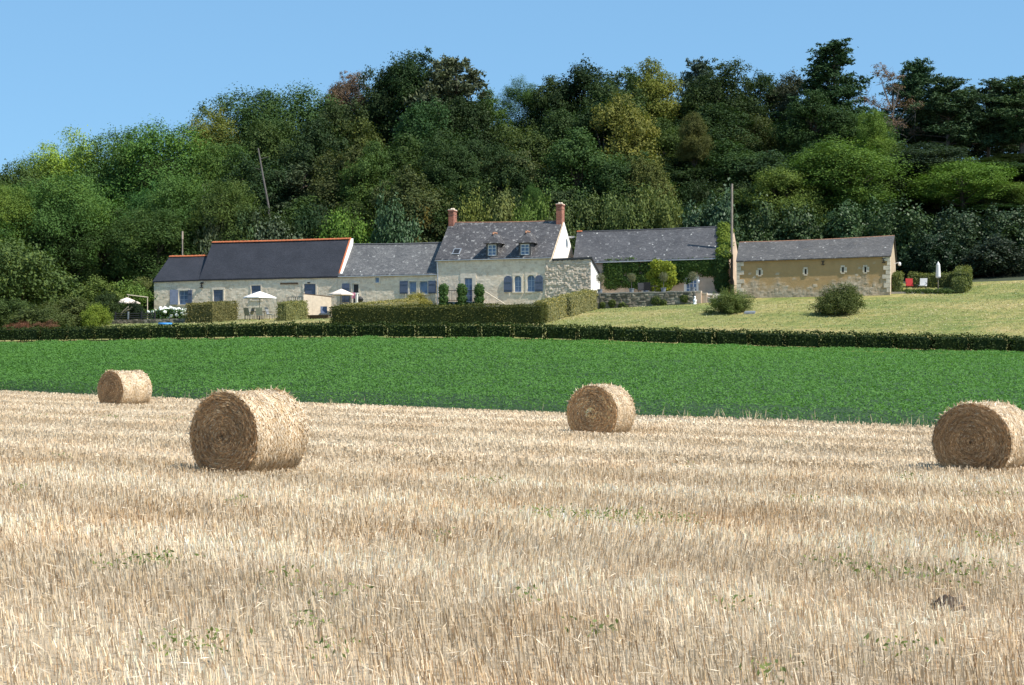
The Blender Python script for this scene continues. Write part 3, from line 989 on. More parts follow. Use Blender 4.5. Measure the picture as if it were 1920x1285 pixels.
def hedge(label, corners, h, color, seed, dens=170, leaf=0.11, group=None, top=None, leggy=False, name='hedge', rough=0.06):
    """clipped hedge over a footprint of quads [(u,v)*4], standing on the ground"""
    rg = np.random.default_rng(seed)
    C, Nn = [], []
    core = MB()
    o = local(0, 0)
    u_c = np.mean([c[0] for q in corners for c in q])
    v_c = np.mean([c[1] for q in corners for c in q])
    x0, y0 = world(u_c, v_c)
    z0 = gz(x0, y0)

    def gp(u, v):
        x, y = world(u, v)
        return terrain(x, y)

    for quad in corners:
        q = [np.array(c, float) for c in quad]
        cen = sum(q) / 4
        hh = h
        for i in range(4):
            a, b_ = q[i], q[(i + 1) % 4]
            ln = np.linalg.norm(b_ - a)
            n_ = int(ln * hh * dens)
            s = rg.uniform(0, 1, n_)
            p = a + (b_ - a) * s[:, None]
            out = np.array([(b_ - a)[1], -(b_ - a)[0]]) / max(ln, 1e-6)
            if np.dot(out, (a + b_) / 2 - cen) < 0:
                out = -out
            wx_ = (a[0] + (b_ - a)[0] * s)
            lo = 0.02 if not leggy else np.clip(0.04 + 0.20 * np.sin(wx_ * 1.9 + 1.3 * np.sin(wx_ * .57)) * np.sin(wx_ * .31 + 1), 0.02, .3)
            zz = lo + (hh - lo) * rg.uniform(0, 1, n_)
            off = rg.normal(0, rough, n_) + 0.05 * np.sin(s * ln * 2.1) * np.sin(zz * 3)
            p = p + out * off[:, None]
            C.append(np.stack([p[:, 0], p[:, 1], gp(p[:, 0], p[:, 1]) + zz], 1))
            Nn.append(np.tile((out[0], out[1], 0.25), (n_, 1)) + sphere_dirs(rg, n_) * 0.9)
        e1, e2 = q[1] - q[0], q[3] - q[0]
        n_ = int(np.linalg.norm(e1) * np.linalg.norm(e2) * dens * 1.3)
        s, t = rg.uniform(0, 1, (2, n_))
        p = q[0] + e1 * s[:, None] + (q[3] - q[0] + (q[2] - q[1] - q[3] + q[0]) * s[:, None]) * t[:, None]
        wavy = 0.06 * np.sin(s * np.linalg.norm(e1) * 1.3 + seed) + 0.02 * np.sin(s * np.linalg.norm(e1) * 3.7)
        C.append(np.stack([p[:, 0], p[:, 1], gp(p[:, 0], p[:, 1]) + hh + wavy + rg.normal(0, rough * .8, n_) + (rg.uniform(size=n_) < .04) * rg.uniform(0, .16, n_)], 1))
        Nn.append(np.tile((0, 0, 1.0), (n_, 1)) + sphere_dirs(rg, n_) * 0.9)
        # inner mass
        ins = [cen + (c - cen) * (1 - 0.13 / max(np.linalg.norm(c - cen), .2) * 1.4) for c in q]
        nseg = max(1, int(np.linalg.norm(e1) / 2))
        for k in range(nseg):
            f0, f1 = k / nseg, (k + 1) / nseg
            pa = ins[0] + (ins[1] - ins[0]) * f0
            pb = ins[0] + (ins[1] - ins[0]) * f1
            pc = ins[3] + (ins[2] - ins[3]) * f1
            pd = ins[3] + (ins[2] - ins[3]) * f0
            lo_ = 0.16 if leggy else 0.05
            core.hexa([(c[0], c[1], float(gp(*c)) + lo_) for c in (pa, pb, pc, pd)], [(c[0], c[1], float(gp(*c)) + hh - .12) for c in (pa, pb, pc, pd)])
            if leggy:
                for g in (0.2, 0.7):
                    m_ = (pa + (pb - pa) * g + pd + (pc - pd) * g) / 2
                    core.bar((m_[0], m_[1], float(gp(*m_)) - .05), (m_[0] + .05, m_[1], float(gp(*m_)) + .45), .03, .02, 5)
    C, Nn = np.concatenate(C), np.concatenate(Nn)
    C = C - np.array([u_c, v_c, z0])
    n_ = len(C)
    v, q = leaf_quads(rg, C, Nn, rg.uniform(.7, 1.35, n_) * leaf, 0.65)
    cv = np.array(core.v) - np.array([u_c, v_c, z0])
    allv = np.concatenate([v, cv])
    tq = [f for f in core.f if len(f) == 4]
    tt = []
    for f in core.f:
        if len(f) != 4:
            tt += [(f[0], f[i], f[i + 1]) for i in range(1, len(f) - 1)]
    Q = np.concatenate([q, np.array(tq) + len(v)])
    Tn = np.array(tt) + len(v) if tt else None
    brown = np.clip(0.45 + 0.24 * rg.normal(size=n_) + 0.10 * np.sin(C[:, 0] * 1.7 + seed) + 0.06 * np.sin(C[:, 0] * 5.1) + 0.12 * (C[:, 2] / max(h, .1) - .5), 0, 1)
    tint = np.concatenate([np.repeat(brown, 4), np.full(len(cv), .1)])
    me = mesh_np(name, allv, Q, Tn, M['leaf'], {'tint': tint})
    return link(name, me, None, (x0, y0, z0), -TH, label=label, cat='hedge', group=group, color=color)


def rect(u0, u1, v0, v1):
    return [(u0, v0), (u1, v0), (u1, v1), (u0, v1)]


# the long boundary hedge follows line_h in world space
quads = []
xs_ = np.linspace(-62, 52, 58)
for a, b_ in zip(xs_, xs_[1:]):
    quads.append([local(a, 98 - .3 * a + 0.5), local(b_, 98 - .3 * b_ + 0.5), local(b_, 98 - .3 * b_ + 1.35), local(a, 98 - .3 * a + 1.35)])
# joined run: outer faces only matter, so thin overlaps at the joints are harmless
hedge('long low dark hedge dividing the lawn from the green crop', quads, 0.92, (0.040, 0.062, 0.018), 11, dens=120, leaf=0.12, leggy=True)

HC_SUNLIT = (0.27, 0.255, 0.12)  # arms paler than the front side: sunlight put into the leaf colour
cl = local(-13.1, 115.0)
cr = local(2.15, 110.3)
vf = cr[1]
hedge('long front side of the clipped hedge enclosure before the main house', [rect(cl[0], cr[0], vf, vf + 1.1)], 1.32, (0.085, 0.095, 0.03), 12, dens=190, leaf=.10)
hedge('clipped hedge arm of the enclosure receding to the pale wing', [rect(cl[0] + .02, cl[0] + 1.1, vf + 1.15, -2.6)], 1.3, HC_SUNLIT, 13, dens=190, leaf=.10)
hedge('sunlit hedge arm at the front corner of the enclosure, brownish on top', [rect(cr[0] - 1.05, cr[0] - .03, vf + 1.15, vf + 6.3)], 1.38, HC_SUNLIT, 14, dens=200, leaf=.10)
hedge('sunlit hedge arm running up to the end of the stone retaining wall', [rect(cr[0] - 0.9, cr[0] + .15, vf + 6.9, -3.4)], 1.5, HC_SUNLIT, 15, dens=200, leaf=.10)


def cube_hedge(label, px0, px1, pxr, pyb, h, seed, color):
    """front face from px0 to px1, lit flank receding to pxr"""
    x, y, z = hit((px0 + px1) / 2, pyb)
    u, v = local(x, y)
    u0, u1 = fp(px0, pyb, v)[0], fp(px1, pyb, v)[0]
    d = 0.5
    while d < 14 and (lambda wxy: CX + F * wxy[0] / wxy[1])(world(u1, v + d)) < pxr:
        d += .1
    hedge(label, [rect(u0, u1, v, v + d)], h, color, seed, dens=190, leaf=.10)


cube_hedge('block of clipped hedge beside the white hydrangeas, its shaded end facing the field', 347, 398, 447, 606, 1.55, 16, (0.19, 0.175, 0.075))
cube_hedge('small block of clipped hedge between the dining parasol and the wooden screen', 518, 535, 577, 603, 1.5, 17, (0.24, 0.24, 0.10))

# hedges around the little terrace beyond the barn


def lawn_v(px, py):
    x, y, z = hit(px, py)
    return local(x, y)


u0, v0 = lawn_v(1672, 551)
hedge('stubby block of hedge against the barn corner beside the red chair', [rect(u0, u0 + .65, v0, v0 + 2.6)], 1.4, (0.13, 0.155, 0.055), 18, dens=190)
v1 = v0
u1 = fu(1782, v0)
hedge('low stepped hedge block in front of the closed parasol', [rect(u1 + .15, u1 + 1.15, v1, v1 + 1.2)], 1.05, (0.13, 0.155, 0.055), 19, dens=190)
hedge('taller hedge at the outer side of the small terrace', [rect(u1 + .25, u1 + 1.4, v1 + 1.3, v1 + 5)], 1.45, (0.13, 0.155, 0.055), 20, dens=190)
hedge('clipped hedge along the back of the small terrace behind the two chairs', [rect(u0 + 1.0, u1 + .2, v0 + 4.2, v0 + 5.2)], 1.05, (0.13, 0.155, 0.055), 21, dens=190)
hedge_top = v0

# ------------------------------------------------------------------ trees
def tube_path(mb, pts, r0, r1, n=6):
    m_ = len(pts) - 1
    for i in range(m_):
        mb.bar(pts[i], pts[i + 1], r0 + (r1 - r0) * i / m_, r0 + (r1 - r0) * (i + 1) / m_, n)


def make_tree(kind, seed):
    """returns (crown mesh, trunk mesh, nominal height, nominal width)"""
    rg = np.random.default_rng(seed)
    C, Nn, Al, Sz = [], [], [], []
    trunk = MB()
    along = None
    if kind in ('oak', 'locust', 'dead'):
        Hh, Wd = 16.0, 10.0
        if kind == 'oak':
            nl, n_, leaf, flat, asp = 54, 48000, .225, .9, .68
        elif kind == 'locust':
            nl, n_, leaf, flat, asp = 56, 44000, .23, .95, .42
        else:
            nl, n_, leaf, flat, asp = 26, 5200, .22, .6, .5
        lobes = []
        for i in range(nl):
            for _ in range(30):
                d = norm(rg.normal(size=(1, 3)))[0]
                rr = rg.uniform(.35, 1) ** .45
                p = d * rr
                if p[2] > -.8:
                    break
            taper = 1 - .25 * max(p[2], 0) - .25 * max(-p[2] - .3, 0)
            r = rg.uniform(.13, .23) * Wd * (.88 if kind == 'locust' else .6 if kind == 'dead' else 1) * (1 - .25 * abs(p[2]))
            c = np.array([p[0] * (Wd / 2 - r * .8) * taper, p[1] * (Wd / 2 - r * .8) * taper, Hh * .56 + p[2] * (Hh * .44 - r * flat * .9)])
            lobes.append((c, r))
        tot = sum(r * r for _, r in lobes)
        for c, r in lobes:
            k = int(n_ * r * r / tot)
            ns = max(8, int(34 * (r / 1.8) ** 2))
            sd_ = sphere_dirs(rg, ns * 2)
            sd_ = sd_[sd_[:, 2] > -.55][:ns]
            sub = sd_ * r * rg.uniform(.6, 1.08, (len(sd_), 1))
            idx = rg.integers(0, len(sd_), k)
            sp = r * (.17 if kind == 'oak' else .2)
            off = rg.normal(size=(k, 3)) * sp
            if kind == 'locust':
                off *= np.array([1.15, 1.15, 1.0])
            p = sub[idx] + off
            dd = norm(p)
            p[:, 2] *= flat
            C.append(c + p)
            up = .35 if kind != 'locust' else .5
            Nn.append(dd * .75 + sphere_dirs(rg, k) * .75 + np.array([0, 0, up]))
            Sz.append(rg.uniform(.6, 1.4, k) * leaf)
        r0 = .34 if kind != 'dead' else .2
        bend = rg.normal(0, .35, 2)
        tp = [(0, 0, -1.5), (bend[0] * .3, bend[1] * .3, Hh * .2), (bend[0], bend[1], Hh * .42), (bend[0] * 1.2, bend[1] * 1.2, Hh * .72)]
        tube_path(trunk, tp, r0, r0 * .3, 7)
        for c, r in lobes[::2] if kind != 'dead' else lobes:
            zz = max(Hh * .2, min(c[2] - 2.0, Hh * .6))
            f = zz / (Hh * .72)
            a = Vector((bend[0] * f, bend[1] * f, zz))
            e = Vector(c)
            m_ = a.lerp(e, .5) + Vector((0, 0, -.4))
            trunk.bar(a, m_, .13, .08, 5)
            trunk.bar(m_, e, .08, .03, 5)
            if kind == 'dead':
                for _ in range(5):
                    q = e + Vector(rg.normal(0, .9, 3))
                    trunk.bar(e, q, .03, .01, 4)
    elif kind in ('pine', 'cedar'):
        Hh, Wd = 16.0, 9.0
        n_ = 28000
        leaf, asp = .38, .33
        pads = []
        nt_ = 52 if kind == 'pine' else 60
        lowz = .34 if kind == 'pine' else .2
        for i in range(nt_):
            f = lowz + (1 - lowz) * (i + rg.uniform(0, 1)) / nt_
            prof = (1.0 - ((f - lowz) / (1 - lowz)) ** 2.2) * .85 + .22 if kind == 'pine' else (1 - (f - lowz) / (1 - lowz)) * .8 + .2
            a = rg.uniform(0, 6.283)
            rad = Wd / 2 * prof * rg.uniform(.35, .95)
            r = rg.uniform(.9, 1.7) * (.6 + .4 * prof)
            pads.append((np.array([math.cos(a) * rad, math.sin(a) * rad, Hh * f - .3]), r))
        tot = sum(r * r for _, r in pads)
        for c, r in pads:
            k = int(n_ * r * r / tot)
            ns = 16
            sub = rg.normal(size=(ns, 3)) * np.array([.55, .55, .34]) * r
            idx = rg.integers(0, ns, k)
            p = sub[idx] + rg.normal(size=(k, 3)) * np.array([.2, .2, .10]) * r
            C.append(c + p)
            d = sphere_dirs(rg, k) + np.array([0, 0, .55])
            Al.append(d)
            Nn.append(sphere_dirs(rg, k) + np.array([0, 0, .5]))
            Sz.append(rg.uniform(.7, 1.3, k) * leaf)
        along = np.concatenate(Al)
        lean = rg.normal(0, .3, 2)
        tube_path(trunk, [(0, 0, -1.5), (lean[0] * .5, lean[1] * .5, Hh * .5), (lean[0], lean[1], Hh * .95)], .26, .06, 7)
        for c, r in pads:
            f = max(.2, (c[2] - 1.0) / Hh)
            trunk.bar((lean[0] * f, lean[1] * f, f * Hh), tuple(c), .07, .03, 4)
    else:   # rounded shrubs and small bushy trees
        Hh, Wd = 5.0, 6.0
        n_ = 20000 if kind != 'lawn_shrub' else 24000
        leaf, asp = (.19, .6) if kind == 'shrub' else (.22, .62) if kind == 'laurel' else (.17, .55)
        lobes = []
        for i in range(18):
            a = rg.uniform(0, 6.283)
            rr = rg.uniform(0, 1) ** .5
            zf = rg.uniform(.12, .8) * (1 - .45 * rr)
            r = rg.uniform(.16, .26) * Wd * (1 - .2 * rr)
            lobes.append((np.array([math.cos(a) * rr * (Wd / 2 - r * .7), math.sin(a) * rr * (Wd / 2 - r * .7), zf * Hh]), min(r, Hh * (1.02 - zf))))
        tot = sum(r * r for _, r in lobes)
        for c, r in lobes:
            k = int(n_ * r * r / tot)
            ns = 26
            sd_ = sphere_dirs(rg, ns)
            sub = sd_ * r * rg.uniform(.6, 1.05, (ns, 1))
            idx = rg.integers(0, ns, k)
            p = sub[idx] + rg.normal(size=(k, 3)) * r * .19
            dd = norm(p)
            pc = c + p
            pc[:, 2] = np.maximum(pc[:, 2], rg.uniform(0, .5, k))
            C.append(pc)
            Nn.append(dd * .75 + sphere_dirs(rg, k) * .8 + np.array([0, 0, .3]))
            Sz.append(rg.uniform(.6, 1.4, k) * leaf)
        for c, r in lobes[::2]:
            trunk.bar((rg.normal(0, .15), rg.normal(0, .15), -.4), tuple(c), .07, .025, 5)
    C, Nn, Sz = np.concatenate(C), np.concatenate(Nn), np.concatenate(Sz)
    C[:, 2] *= Hh / np.percentile(C[:, 2], 99.6)
    C[:, :2] *= (Wd / 2) / np.percentile(np.hypot(C[:, 0], C[:, 1]), 97)
    v, q = leaf_quads(rg, C, Nn, Sz, asp, along)
    big = fbm(C[:, 0], C[:, 1] + C[:, 2] * 1.3, seed, .5)
    tint = np.clip(.48 + .15 * rg.normal(size=len(C)) + .2 * big, 0, 1)
    mt = {'pine': 'needle', 'cedar': 'needle', 'laurel': 'glossy_leaf'}.get(kind, 'leaf')
    cm = mesh_np(kind + '_crown', v, q, material=M[mt], attrs={'tint': np.repeat(tint, 4)})
    tm_ = bpy.data.meshes.new(kind + '_trunk')
    tm_.from_pydata(trunk.v, [], trunk.f)
    tm_.update()
    tm_.materials.append(M['pine_bark'] if kind in ('pine', 'cedar') else M['grey_bark'] if kind == 'dead' else M['bark'])
    return cm, tm_, Hh, Wd


PROTO = {}
for kind, cnt in (('oak', 4), ('locust', 3), ('pine', 3), ('cedar', 1), ('dead', 1), ('shrub', 3), ('laurel', 2), ('lawn_shrub', 2)):
    PROTO[kind] = [make_tree(kind, 100 + 17 * i + len(kind) * 7) for i in range(cnt)]
trng = random.Random(4)
NAMES = {'oak': 'oak_tree', 'locust': 'locust_tree', 'pine': 'pine_tree', 'cedar': 'pine_tree', 'dead': 'dead_tree', 'shrub': 'shrub', 'laurel': 'laurel_bush', 'lawn_shrub': 'shrub'}


def plant(kind, px, py, wpx, d, color, label, group=None, var=None, base_drop=0.0, cat=None, rot=None, name=None):
    k = (px - CX) / F
    x, y = k * d, d
    z = gz(x, y) - base_drop
    top = ZC + (Y0 - py) / F * d
    h = max(top - z, 1.0)
    wm = wpx / F * d
    cm, tm_, Hh, Wd = PROTO[kind][(var if var is not None else trng.randrange(len(PROTO[kind]))) % len(PROTO[kind])]
    root = thing(name or NAMES[kind], label, cat or ('tree' if kind in ('oak', 'locust', 'pine', 'cedar', 'dead') else 'shrub'), (x, y, z), trng.uniform(0, 6.283) if rot is None else rot, group)
    s = wm / Wd
    tall = kind in ('oak', 'locust', 'pine', 'cedar', 'dead')
    cz = min(h / Hh, s * 1.12) if tall else h / Hh
    br_ = trng.uniform(.74, 1.28) if tall else trng.uniform(.92, 1.1)
    c = tuple(max(0, v * br_ * trng.uniform(.9, 1.1)) for v in color)
    cr_ = link('crown', cm, root, (0, 0, h - Hh * cz), color=c)
    cr_.scale = (s, s, cz)
    tk = link('trunk' if tall else 'stems', tm_, root)
    tk.scale = (min(s, 1.15), min(s, 1.15), h / Hh)
    return root


OAK = (0.054, 0.090, 0.027)
OAKD = (0.036, 0.064, 0.022)
OLIVE = (0.135, 0.150, 0.036)
YEL = (0.22, 0.27, 0.05)
LOC = (0.075, 0.135, 0.034)
LOCB = (0.125, 0.200, 0.036)
PINE = (0.046, 0.080, 0.036)
PINEG = (0.075, 0.095, 0.050)
BROWN = (0.27, 0.165, 0.125)
GREY = (0.105, 0.140, 0.070)
PALE = (0.145, 0.175, 0.060)
LAUR = (0.056, 0.088, 0.034)

sky_trees = [
    ('oak', 15, 322, 130, 166, OAK, 'dark tree at the low end of the wood where the skyline starts'),
    ('locust', 62, 300, 120, 170, LOC, 'green locust tree just below the yellow crowned tree on the skyline'),
    ('locust', 128, 250, 130, 172, YEL, 'yellow green crowned tree standing out on the low skyline'),
    ('locust', 225, 250, 150, 168, LOC, 'feathery locust tree next to the yellow crowned tree'),
    ('locust', 300, 236, 170, 166, LOC, 'broad feathery locust tree on the skyline above the low cottage roof'),
    ('locust', 392, 208, 110, 174, (0.21, 0.25, 0.05), 'light yellowish locust tree at the step in the skyline'),
    ('locust', 462, 176, 170, 178, (0.07, 0.12, 0.045), 'bluish green locust tree at the shoulder of the skyline'),
    ('locust', 560, 168, 170, 180, (0.065, 0.115, 0.042), 'tall locust tree beside the red brown dead crown'),
    ('oak', 655, 140, 72, 182, BROWN, 'small red brown withered tree poking out of the skyline'),
    ('oak', 640, 196, 120, 172, OAK, 'dark round crowned tree in front of the red brown withered one'),
    ('oak', 722, 132, 110, 180, OAKD, 'dark oak at the foot of the great pine clump on the skyline'),
    ('oak', 775, 98, 120, 180, OAKD, 'topmost dark crown of the clump above the main house'),
    ('pine', 845, 112, 190, 176, PINEG, 'spreading grey green pine jutting sideways out of the skyline clump'),
    ('oak', 912, 172, 90, 180, OAK, 'oak on the slope of the skyline before the gap of sky'),
    ('locust', 975, 150, 66, 182, LOC, 'slim upright tree standing beyond the gap in the skyline'),
    ('oak', 1035, 150, 100, 180, OAK, 'mid green oak just past the skyline gap'),
    ('oak', 1092, 126, 130, 180, OAKD, 'dark oak on the skyline over the main house chimney'),
    ('oak', 1160, 136, 120, 178, OAK, 'oak between the dark crown and the golden crown on the skyline'),
    ('oak', 1222, 116, 96, 180, (0.23, 0.23, 0.055), 'golden green tree rising at the skyline next to the dip'),
    ('pine', 1312, 118, 110, 186, (0.07, 0.105, 0.06), 'blue green conifer behind the dark oak on the skyline'),
    ('oak', 1352, 120, 120, 178, OAKD, 'dark oak crown just past the skyline dip'),
    ('oak', 1428, 142, 90, 180, OAKD, 'narrow dark tree in the notch before the tall pine'),
    ('oak', 1480, 142, 90, 180, (0.085, 0.10, 0.06), 'pale topped tree leaning against the tall pine'),
    ('cedar', 1565, 82, 165, 174, PINE, 'tallest pine of the wood with flat layered boughs'),
    ('dead', 1668, 120, 130, 176, (0.17, 0.12, 0.085), 'dead brown pine with bare branches beside the tallest pine'),
    ('pine', 1712, 118, 110, 182, PINE, 'pine standing directly behind the dead brown one'),
    ('pine', 1775, 146, 140, 176, PINE, 'open pine beyond the dead one with sky showing beneath'),
    ('pine', 1852, 152, 130, 178, PINE, 'thin crowned pine with a bare trunk and sky gaps around it'),
    ('pine', 1915, 144, 130, 174, PINE, 'pine at the very edge of the picture with a bare pale trunk'),
]
for t_ in sky_trees:
    t_ = list(t_)
    t_[3] *= 1.32 if t_[0] != 'dead' else 1.1
    plant(*t_)
SKY = [(-200, 340), (0, 325), (60, 300), (130, 270), (200, 258), (290, 245), (350, 230), (430, 200), (560, 180), (640, 178), (700, 150), (770, 120), (890, 135), (930, 190), (1010, 165), (1090, 140), (1260, 160), (1300, 140), (1380, 130), (1430, 155), (1490, 150), (1520, 130), (1620, 130), (1720, 160), (1920, 175), (2200, 180)]
SX, SY = np.array(SKY, float).T


def zone(px):
    if px < 470:
        return 'west'
    if px < 1420:
        return 'mid'
    return 'east'


MARKS = [(20, 'the biggest garden bush'), (110, 'the bramble mound'), (200, 'the deck chair'), (285, 'the cottage end wall'), (345, 'the rusty post'), (430, 'the tall slate roof'), (520, 'the cottage lintel'),
         (590, 'the wooden screen'), (655, 'the white roof verge'), (720, 'the linking wing'), (785, 'the blue wing shutters'), (845, 'the small chimney'), (922, 'the first dormer'), (985, 'the second dormer'), (1050, 'the tall brick chimney'),
         (1110, 'the white return wall'), (1180, 'the spotted roof'), (1245, 'the yellow shrub'), (1305, 'the glazed door'), (1372, 'the utility pole'), (1435, 'the first slit window'), (1512, 'the second slit window'), (1575, 'the third slit window'),
         (1630, 'the last slit window'), (1690, 'the barn gable'), (1745, 'the garden chairs'), (1800, 'the stepped hedge'), (1860, 'the upper lawn'), (1915, 'the lawn end')]
used = set()


def fill_label(what, tier, px):
    if px < -40 or px > 1960:
        return None
    for (_, nm) in sorted(MARKS, key=lambda a: abs(a[0] - px)):
        if (tier, nm) not in used:
            used.add((tier, nm))
            return '%s in the %s tier of the wood above %s' % (what, tier, nm)


fill = {'west': ('locust', (LOC, (0.065, 0.12, 0.036), (0.09, 0.155, 0.038), OAK), 'feathery locust tree', 'locust trees massed beyond the cottage'),
        'mid': ('oak', (OAK, OAKD, OAKD, (0.075, 0.10, 0.034), (0.085, 0.115, 0.032)), 'dark broadleaved tree', 'dark trees massed above the house roofs'),
        'east': ('oak', (OAKD, PINE, OAKD, OAK), 'dark broadleaved tree', 'dark trees massed behind the ochre barn')}
for row, (d, dy, step, wd) in enumerate(((167, 55, 92, 165), (158, 125, 100, 180), (151, 200, 95, 165))):
    tier = ('upper', 'middle', 'lower')[row]
    px = -170 + 37 * row
    while px < 2150:
        py = float(np.interp(px, SX, SY)) + dy + trng.uniform(-22, 28)
        py = min(py, 395 if row == 2 else 350)
        if px > 1680 and row == 0:
            py = 292 + trng.uniform(-10, 25)
        k, cols, lab, grp = fill[zone(px)]
        what = lab
        cc_ = trng.choice(cols)
        if k == 'oak' and trng.random() < .15:
            k, cc_, what = 'pine', PINEG, 'greyish pine'
        pxx = px + trng.uniform(-15, 15)
        lb_ = fill_label(what, tier, pxx)
        plant(k, pxx, py, wd * trng.uniform(.9, 1.2), d + trng.uniform(-3, 3), cc_, lb_ or what + ' standing beyond the picture edge', grp if lb_ else what + 's beyond the picture edges')
        px += step * trng.uniform(.85, 1.15)
# bushes under the trees
for px in range(-150, 2100, 62):
    pxx = px + trng.uniform(-15, 15)
    py = 425 if pxx < 420 else 395 if pxx < 760 else 350 if pxx < 1420 else 330
    lb_ = fill_label('shaded bush', 'undergrowth', pxx)
    if lb_:
        lb_ = lb_.replace(' in the undergrowth tier of the wood', ' deep under the trees').replace(' above ', ' behind ')
    plant('shrub', pxx, py + trng.uniform(-12, 20), 110, 154 + trng.uniform(-3, 4), (0.03, 0.05, 0.02), lb_ or 'shaded bush standing beyond the picture edge', 'shaded bushes under the trees' if lb_ else 'shaded bushes beyond the picture edges')  # dark leaf colour carries the shade under the trees
# more pines at the far end of the ridge
for i, (px, py) in enumerate(((1742, 190), (1812, 185), (1880, 195), (1945, 165), (2010, 160))):
    plant('pine', px, py, 130, 184 + i, PINE, ('second rank pine peeping between the dead pine and the open pine', 'second rank pine between the open pine and the thin crowned pine', 'second rank pine between the thin crowned pine and the last pine', 'pine just outside the picture edge on the ridge', 'pine well outside the picture edge on the ridge')[i])

feature = [
    ('oak', 1168, 188, 165, 160, OLIVE, 'big olive green tree lit by the sun in the middle of the wood'),
    ('oak', 1210, 300, 110, 152, (0.12, 0.135, 0.036), 'lower olive green tree under the big sunlit one'),
    ('oak', 1300, 215, 70, 158, (0.125, 0.13, 0.038), 'narrow yellowing tree between the dark oaks'),
    ('locust', 1590, 262, 240, 149, LOCB, 'broad bright green locust tree over the ochre barn'),
    ('locust', 1470, 318, 170, 147, (0.15, 0.19, 0.045), 'yellowish green locust tree beside the utility pole'),
    ('oak', 1635, 212, 80, 155, (0.13, 0.18, 0.036), 'light green tree below the dead brown pine'),
    ('locust', 1810, 300, 200, 149, LOCB, 'bright green locust tree above the closed parasol'),
    ('locust', 1900, 345, 120, 148, (0.12, 0.18, 0.035), 'bright locust tree reaching the picture edge'),
    ('locust', 430, 340, 150, 149, (0.10, 0.15, 0.04), 'olive locust tree leaning over the tall slate roof'),
    ('locust', 330, 330, 150, 152, LOC, 'large feathery locust tree over the low cottage roof'),
    ('locust', 120, 330, 170, 152, LOC, 'large locust tree with drooping sprays over the garden'),
    ('locust', 18, 352, 110, 150, (0.11, 0.17, 0.036), 'brighter locust tree at the picture edge above the bushes'),
    ('oak', 700, 270, 130, 155, (0.075, 0.11, 0.034), 'ivy grown tree left of the dark hollow above the main house'),
    ('oak', 840, 260, 130, 154, OAKD, 'shaded oak in the hollow above the main house ridge'),
    ('oak', 945, 275, 120, 154, OAKD, 'shaded oak over the two dormer windows'),
]
for t_ in feature:
    plant(*t_)

